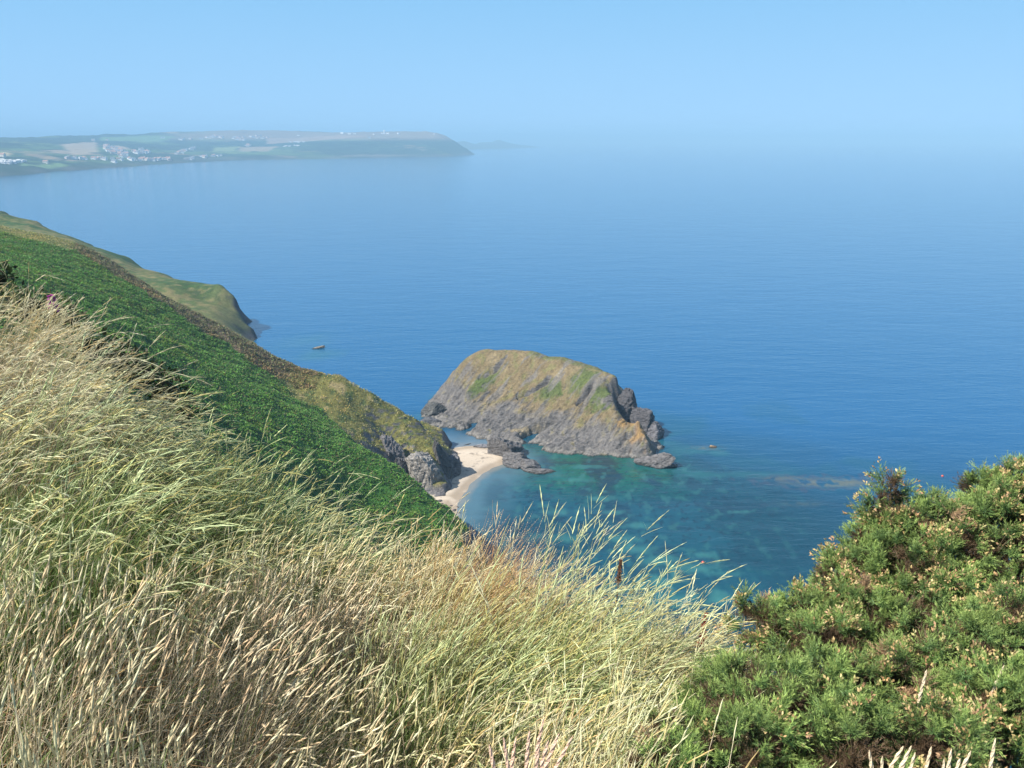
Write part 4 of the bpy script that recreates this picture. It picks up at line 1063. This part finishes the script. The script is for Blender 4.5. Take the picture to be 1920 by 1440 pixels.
def gorse(label, blobs, seed, bloomy=.3, spacing=.0040):
    g = np.random.default_rng(seed)
    # every bush is built of many small domed tufts, each a fan of short spiny shoots
    P, D, cs = bush_points(blobs, g, spacing, .80, 1.10)
    lowz = min(c_[2] - r_ for c_, r_ in cs); cx = np.mean([c_[0] for c_, _ in cs]); cy_ = np.mean([c_[1] for c_, _ in cs])
    o = np.array([cx, cy_, float(near_h(cx, cy_))])
    par = empty('gorse_bush', tuple(o), label, 'bush', 'gorse bushes at the right of the slope')
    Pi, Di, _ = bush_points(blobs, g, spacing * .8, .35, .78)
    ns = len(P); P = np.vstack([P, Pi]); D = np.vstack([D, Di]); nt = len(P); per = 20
    tr = g.uniform(.7, 1.35, nt)                                   # size of each tuft
    Dt = unit(D * .7 + np.array([0, 0, .45]) + g.normal(size=P.shape) * .18)
    idx = np.repeat(np.arange(nt), per)
    Dd = unit(Dt[idx] * 1.0 + g.normal(size=(len(idx), 3)) * .55)
    L = g.uniform(.028, .052, len(idx)) * tr[idx]
    Pa = P[idx] + Dd * (.012 * tr[idx] * g.uniform(0, 1.6, len(idx)))[:, None]
    nz = fbm(P[:, 0] * 4 + 3, P[:, 1] * 4 + P[:, 2] * 5, 3, seed)
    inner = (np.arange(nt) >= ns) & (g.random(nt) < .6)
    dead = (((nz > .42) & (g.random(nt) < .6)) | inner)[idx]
    v, t, c = shoots(Pa - o, Dd, L, g, 22, dead, (np.clip(g.normal(1, .18, nt), .6, 1.45) * np.where(np.arange(nt) >= ns, .28, 1))[idx]); link('foliage', poly_mesh('foliage', v, tris=t, col=c), M['gorse'], parent=par)  # inner tufts: dead spines, darkened further to paint in the hollows' shade
    nb = fbm(P[:, 0] * 6 + 1, P[:, 1] * 6 + P[:, 2] * 7, 3, seed + 9)
    bt = (nb > .27 - bloomy * .6) & (np.arange(nt) < ns)
    m = bt[idx] & ~dead & (g.random(len(idx)) < .36)
    Q = Pa[m]; Dq = Dd[m]; Lq = L[m]; n = len(Q); b = Bag()
    cc = np.array([(.52, .33, .15), (.57, .42, .18), (.45, .27, .14), (.60, .46, .22), (.42, .37, .15)])[g.integers(0, 5, n)]
    bb, nn = rot_frames(Dq, g)
    for k in range(6):
        ph = g.uniform(0, 6.28, n)[:, None]; rad = bb * np.cos(ph) + nn * np.sin(ph)
        pos = Q - o + Dq * (Lq * g.uniform(.7, 1.15, n))[:, None] + rad * .002
        d = unit(Dq * .9 + rad * g.uniform(.3, 1.1, n)[:, None])
        b.add(*diamonds(pos, d, g.uniform(.009, .015, n), g.uniform(.005, .008, n), cc * g.uniform(.75, 1.2, n)[:, None], g))
    b.build('blossom', M['gorse'], parent=par)
    V = []; T = []; off = 0
    # twigs from the heart of each clump out to its tufts, stems from the ground to the heart
    segs = []
    for c_, r_ in cs:
        for j in range(3):
            b0 = np.array([cx + (c_[0] - cx) * .6 + g.normal(0, .04), cy_ + (c_[1] - cy_) * .6 + g.normal(0, .04), 0]); b0[2] = float(near_h(b0[0], b0[1])) - .05
            segs.append((b0, (b0 + c_) / 2 + g.normal(0, .03, 3), c_ + g.normal(0, r_ * .3, 3), .011))
    CC = np.array([c_ for c_, _ in cs])
    for i in range(0, nt, 2):
        c_ = CC[np.argmin(np.linalg.norm(CC - P[i], axis=1))]
        segs.append((c_ * .6 + P[i] * .4, c_ * .3 + P[i] * .7 + g.normal(0, .008, 3), P[i], .003))
    for q0, q1, q2, wd in segs:
        ax = q2 - q0; s1 = np.cross(ax, (.3, 1, .2)); s1 /= np.linalg.norm(s1) + 1e-9; s2 = np.cross(ax / (np.linalg.norm(ax) + 1e-9), s1)
        for ww, q_ in ((wd, q0), (wd * .8, q1), (wd * .5, q2)):
            for a in range(4): V.append((q_ + ww * (s1 * math.cos(a * 1.5708) + s2 * math.sin(a * 1.5708)) - o)[None])
        tt = []
        for ring_ in range(2):
            for a in range(4):
                i0 = ring_ * 4 + a; i1 = ring_ * 4 + (a + 1) % 4
                tt += [(i0, i1, i1 + 4), (i0, i1 + 4, i0 + 4)]
        T.append(np.array(tt) + off); off += 12
    V = np.vstack(V); link('stems', poly_mesh('stems', V, tris=np.vstack(T), col=np.tile((.11, .085, .05), (len(V), 1)), smooth=True), M['bark'], parent=par)
    print('gorse', len(Pa), n)
gorse('tall gorse bush at the right edge, reaching highest against the sea', [(1878, 988, 3.5, .15), (1905, 958, 3.6, .16), (1945, 1060, 3.45, .30), (1830, 1080, 3.4, .24), (1740, 1040, 3.4, .18), (2020, 1010, 3.7, .28), (2060, 1180, 3.2, .32), (2190, 1120, 3.4, .36), (2010, 1330, 2.95, .25), (2150, 1380, 3.0, .34), (1835, 920, 3.6, .06), (1900, 905, 3.65, .06)], 601, .35)
gorse('gorse bush with a narrow upright spire, between the tall bush and the sea', [(1668, 925, 3.4, .05), (1664, 965, 3.4, .075), (1680, 1010, 3.4, .11), (1640, 1040, 3.38, .10), (1620, 1095, 3.3, .13), (1700, 1110, 3.25, .20), (1566, 1085, 3.3, .06), (1585, 1140, 3.25, .13), (1755, 975, 3.45, .07)], 602, .3)
gorse('low gorse bush whose left tip stands out over the water', [(1424, 1160, 3.15, .07), (1450, 1200, 3.1, .09), (1510, 1180, 3.15, .12), (1600, 1210, 3.05, .17), (1700, 1230, 3.0, .20), (1540, 1250, 2.9, .14)], 603, .25)
gorse('rounded green gorse mound at the lower middle beside the grass', [(1335, 1315, 2.65, .075), (1400, 1320, 2.62, .13), (1360, 1395, 2.45, .13), (1450, 1370, 2.45, .15), (1275, 1410, 2.4, .09), (1400, 1440, 2.3, .13), (1250, 1460, 2.25, .09)], 604, .05)
gorse('gorse bush in the bottom right corner with brown withered blossoms', [(1560, 1340, 2.6, .16), (1690, 1350, 2.6, .17), (1810, 1290, 2.75, .20), (1920, 1260, 2.8, .22), (1880, 1390, 2.45, .17), (1600, 1440, 2.3, .14), (1730, 1450, 2.3, .15), (1960, 1420, 2.4, .2)], 605, .3)
# seed spikes growing up through the gorse at the bottom edge
def few(label, spots, Lr, seed, hcol, group):
    g = np.random.default_rng(seed); made = []
    for u, v, t, lean in spots:
        top = at(u, v, t); L = g.uniform(*Lr)
        base = top - np.array([lean * L, 0, math.cos(lean) * L]); 
        par = empty('seed_grass', tuple(base), label, 'grass stem', group); made.append(par)
        z = np.zeros((1, 3)); a1 = np.array([0.0])
        args = (z, np.array([L]), np.array([lean]), a1, np.array([.15]))
        b = Bag(); b.add(*ribbons(z, args[1], np.array([.0028]), args[2], a1, args[4], 8, STRAW[None], STRAW2[None], g, taper=.4)); b.build('stem', M['grass'], parent=par)
        b = Bag()
        b.add(*heads_loft(z, args[1], args[2], a1, args[4], np.array([1 - .10 / L]), 1.0, np.array([.0036]), np.array([hcol]), g, 14, .15))
        for rep in range(5): b.add(*heads_spike(z, args[1], args[2], a1, args[4], np.array([1 - .10 / L]), None, np.array([.0026]), np.array([hcol]), g, 26))
        b.build('seed_head', M['grass'], parent=par)
    number(made, '# ' + label.replace(' spike ', ' spike from the left ', 1).replace(' stem ', ' stem from the left ', 1))
few('pinkish straw seed spike standing at the bottom edge before the gorse', [(1000, 1345, 1.9, .05), (950, 1380, 1.85, .0), (975, 1370, 1.8, -.05), (1010, 1385, 1.8, .1), (1030, 1370, 1.85, .2), (925, 1385, 1.8, -.25), (995, 1400, 1.75, .0), (1060, 1375, 1.85, .3), (895, 1400, 1.8, -.3)],
    (.3, .4), 41, (.84, .58, .42), 'pink seed spikes at the bottom middle')
few('cream seed spike standing in front of the bottom right gorse', [(1690, 1395, 1.8, .15), (1680, 1395, 1.85, .25), (1700, 1410, 1.8, .0), (1730, 1400, 1.8, -.05), (1765, 1405, 1.8, -.12), (1780, 1420, 1.75, .05), (1805, 1405, 1.8, .16), (1850, 1385, 1.9, -.12), (1610, 1410, 1.8, -.35), (1635, 1420, 1.8, -.2), (1750, 1425, 1.75, -.2)],
    (.3, .4), 42, (.86, .70, .46), 'cream seed spikes at the bottom right')
few('bare pale stem rising in front of the gorse', [(1722, 1255, 2.3, -.02), (1868, 1245, 2.4, .1)], (.35, .4), 43, (.75, .62, .42), 'pale stems before the gorse')

# ------------------------------------------------------------------ brambles, foxglove, docks
def leafy(name, label, blobs, seed, cols, leaf=.03, n_per=1500, cat='bush'):
    g = np.random.default_rng(seed)
    P, D, cs = bush_points(blobs, g, leaf * leaf * .45, .7, 1.1)
    o = np.mean([c_ for c_, _ in cs], 0); o[2] = float(near_h(o[0], o[1]))
    par = empty(name, tuple(o), label, cat, 'bushes behind the left edge of the grass')
    d = unit(D * .6 + g.normal(size=P.shape) * .7 + np.array([.2, 0, .2])); n = len(P)
    cc = np.array(cols, float)[g.integers(0, len(cols), n)] * g.uniform(.7, 1.25, n)[:, None]
    b = Bag(); b.add(*diamonds(P - o, d, g.uniform(.7, 1.3, n) * leaf, g.uniform(.4, .7, n) * leaf, cc, g)); b.build('foliage', M['leaf'], parent=par)
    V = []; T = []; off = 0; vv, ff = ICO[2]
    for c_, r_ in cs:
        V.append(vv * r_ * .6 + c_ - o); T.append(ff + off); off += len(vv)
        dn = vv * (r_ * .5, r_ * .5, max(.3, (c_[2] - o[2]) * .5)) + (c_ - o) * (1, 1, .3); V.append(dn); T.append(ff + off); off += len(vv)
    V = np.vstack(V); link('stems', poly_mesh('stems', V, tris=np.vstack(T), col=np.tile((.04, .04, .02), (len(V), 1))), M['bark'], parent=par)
leafy('bramble_bush', 'dark green bush at the far left above the grass', [(-2, 520, 8.0, .12), (-50, 540, 8, .25), (25, 560, 7.6, .12)], 701, [(.035, .07, .02), (.06, .09, .03), (.05, .06, .03)], .05)
leafy('bramble_bush', 'bramble bush with pale leaves around the foxglove', [(60, 580, 6.4, .14), (105, 590, 6.4, .13), (135, 610, 6.4, .10), (20, 575, 6.6, .14)], 702, [(.08, .13, .035), (.16, .18, .07), (.05, .08, .03), (.28, .24, .14)], .035)
leafy('bramble_bush', 'dark shaded bush behind the bent grass left of the bracken', [(170, 655, 7.0, .15), (215, 680, 7.0, .17), (260, 705, 7.0, .18), (310, 740, 6.8, .17), (345, 775, 6.6, .12)], 703, [(.035, .07, .025), (.05, .08, .03), (.08, .075, .035)], .04)

def foxglove():
    top = at(94, 543, 5.6); x, y = top[0], top[1]; zb = float(near_h(x, y)); L = top[2] - zb
    par = empty('foxglove', (x, y, zb), 'purple foxglove rising above the grass at the far left', 'flower')
    g = np.random.default_rng(9)
    ang = [(a * math.pi / 3) for a in range(6)]
    ring = [(r_ * math.cos(a), r_ * math.sin(a), z) for r_, z in ((.006, 0), (.005, L * .6), (.002, L)) for a in ang]
    qd = [(i + 6 * k, (i + 1) % 6 + 6 * k, (i + 1) % 6 + 6 * k + 6, i + 6 * k + 6) for i in range(6) for k in range(2)]
    link('stem', poly_mesh('stem', ring, quads=qd, col=np.tile((.16, .16, .07), (len(ring), 1))), M['leaf'], parent=par)
    for k in range(14):
        f = k / 13; z = L - .03 - .085 * (1 - f); a = k * 2.4; l = .040 - .018 * f; r0 = .005; r1 = .013 - .006 * f
        d = Vector((math.cos(a), math.sin(a), -.45)).normalized(); q_ = d.to_track_quat('Z', 'Y').to_matrix()
        vv = []
        for rr, tt in ((r0, 0), (r1 * .8, .4), (r1, .8), (r1 * 1.35, 1)):
            for i in range(8): vv.append(tuple(q_ @ Vector((rr * math.cos(i * math.pi / 4), rr * math.sin(i * math.pi / 4), tt * l)) + Vector((0, 0, z))))
        qd = [(i + 8 * j, (i + 1) % 8 + 8 * j, (i + 1) % 8 + 8 * j + 8, i + 8 * j + 8) for i in range(8) for j in range(3)]
        link('blossom', poly_mesh('blossom', vv, quads=qd, col=np.tile((.42, .07, .30), (32, 1)), smooth=True), M['leaf'], parent=par)
    n = 16; z = g.uniform(.0, L * .7, n); a = g.uniform(0, 6.28, n)
    P = np.column_stack([np.zeros(n), np.zeros(n), z]); d = unit(np.column_stack([np.cos(a), np.sin(a), g.uniform(.1, .6, n)]))
    b = Bag(); b.add(*diamonds(P, d, g.uniform(.08, .14, n), g.uniform(.03, .045, n), np.tile((.09, .15, .05), (n, 1)), g, flat=.2)); b.build('leaves', M['leaf'], parent=par)
foxglove()
def dock(label, u, v, t, hh, col, w=.012):
    top = at(u, v, t); zb = float(near_h(top[0], top[1])); L = top[2] - zb; g = np.random.default_rng(int(u))
    par = empty('dock_plant', (top[0], top[1], zb), label, 'dock plant', 'docks gone to seed on the edge')
    ring = [(r_ * math.cos(a * 1.2566) + .03 * (z / L) ** 2, r_ * math.sin(a * 1.2566), z) for r_, z in ((.004, 0), (.003, L * .6), (.0015, L)) for a in range(5)]
    qd = [(i + 5 * k, (i + 1) % 5 + 5 * k, (i + 1) % 5 + 5 * k + 5, i + 5 * k + 5) for i in range(5) for k in range(2)]
    link('stem', poly_mesh('stem', ring, quads=qd, col=np.tile(np.array(col) * .8, (15, 1))), M['leaf'], parent=par)
    n = 900; f = g.random(n); z = L - hh * (1 - f); a = g.uniform(0, 6.28, n); rr = w * (1.1 - f * .8) * np.sqrt(g.random(n)) * (.7 + .5 * np.sin(f * 40))
    P = np.column_stack([rr * np.cos(a) + .03 * (z / L) ** 2, rr * np.sin(a), z]); d = unit(np.column_stack([np.cos(a), np.sin(a), g.normal(0, .6, n)]))
    b = Bag(); b.add(*diamonds(P, d, g.uniform(.004, .007, n), g.uniform(.003, .005, n), np.array(col) * g.uniform(.6, 1.3, n)[:, None], g)); b.build('seed_head', M['leaf'], parent=par)
dock('rust red dock seed head near the right end of the grass edge', 1309, 1150, 3.35, .15, (.36, .07, .04), .014)
dock('dark brown dock seed head among the tallest grass stems', 1150, 1050, 3.5, .10, (.24, .13, .08), .009)
#PLANTS_END

# ------------------------------------------------------------------ haze
def haze():
    m = bpy.data.materials.new('haze_air'); m.use_nodes = True; n = m.node_tree.nodes; l = m.node_tree.links
    for k in list(n): n.remove(k)
    out = n.new('ShaderNodeOutputMaterial'); v = n.new('ShaderNodeVolumePrincipled')
    v.inputs['Color'].default_value = HAZE_COLOR; v.inputs['Density'].default_value = HAZE_DENSITY
    v.inputs['Anisotropy'].default_value = -0.1
    for s in ('Density Attribute', 'Color Attribute', 'Temperature Attribute'):
        if s in v.inputs: v.inputs[s].default_value = ''
    l.new(v.outputs['Volume'], out.inputs['Volume'])
    w, z0, z1 = 34000., -40., 190.
    Vv = [(sx * w, sy * w, zz) for zz in (z0, z1) for sx, sy in ((-1, -1), (1, -1), (1, 1), (-1, 1))]
    Q = [(0, 3, 2, 1), (4, 5, 6, 7), (0, 1, 5, 4), (1, 2, 6, 5), (2, 3, 7, 6), (3, 0, 4, 7)]
    link('haze', poly_mesh('haze', Vv, quads=Q), m, kind='stuff')
haze()
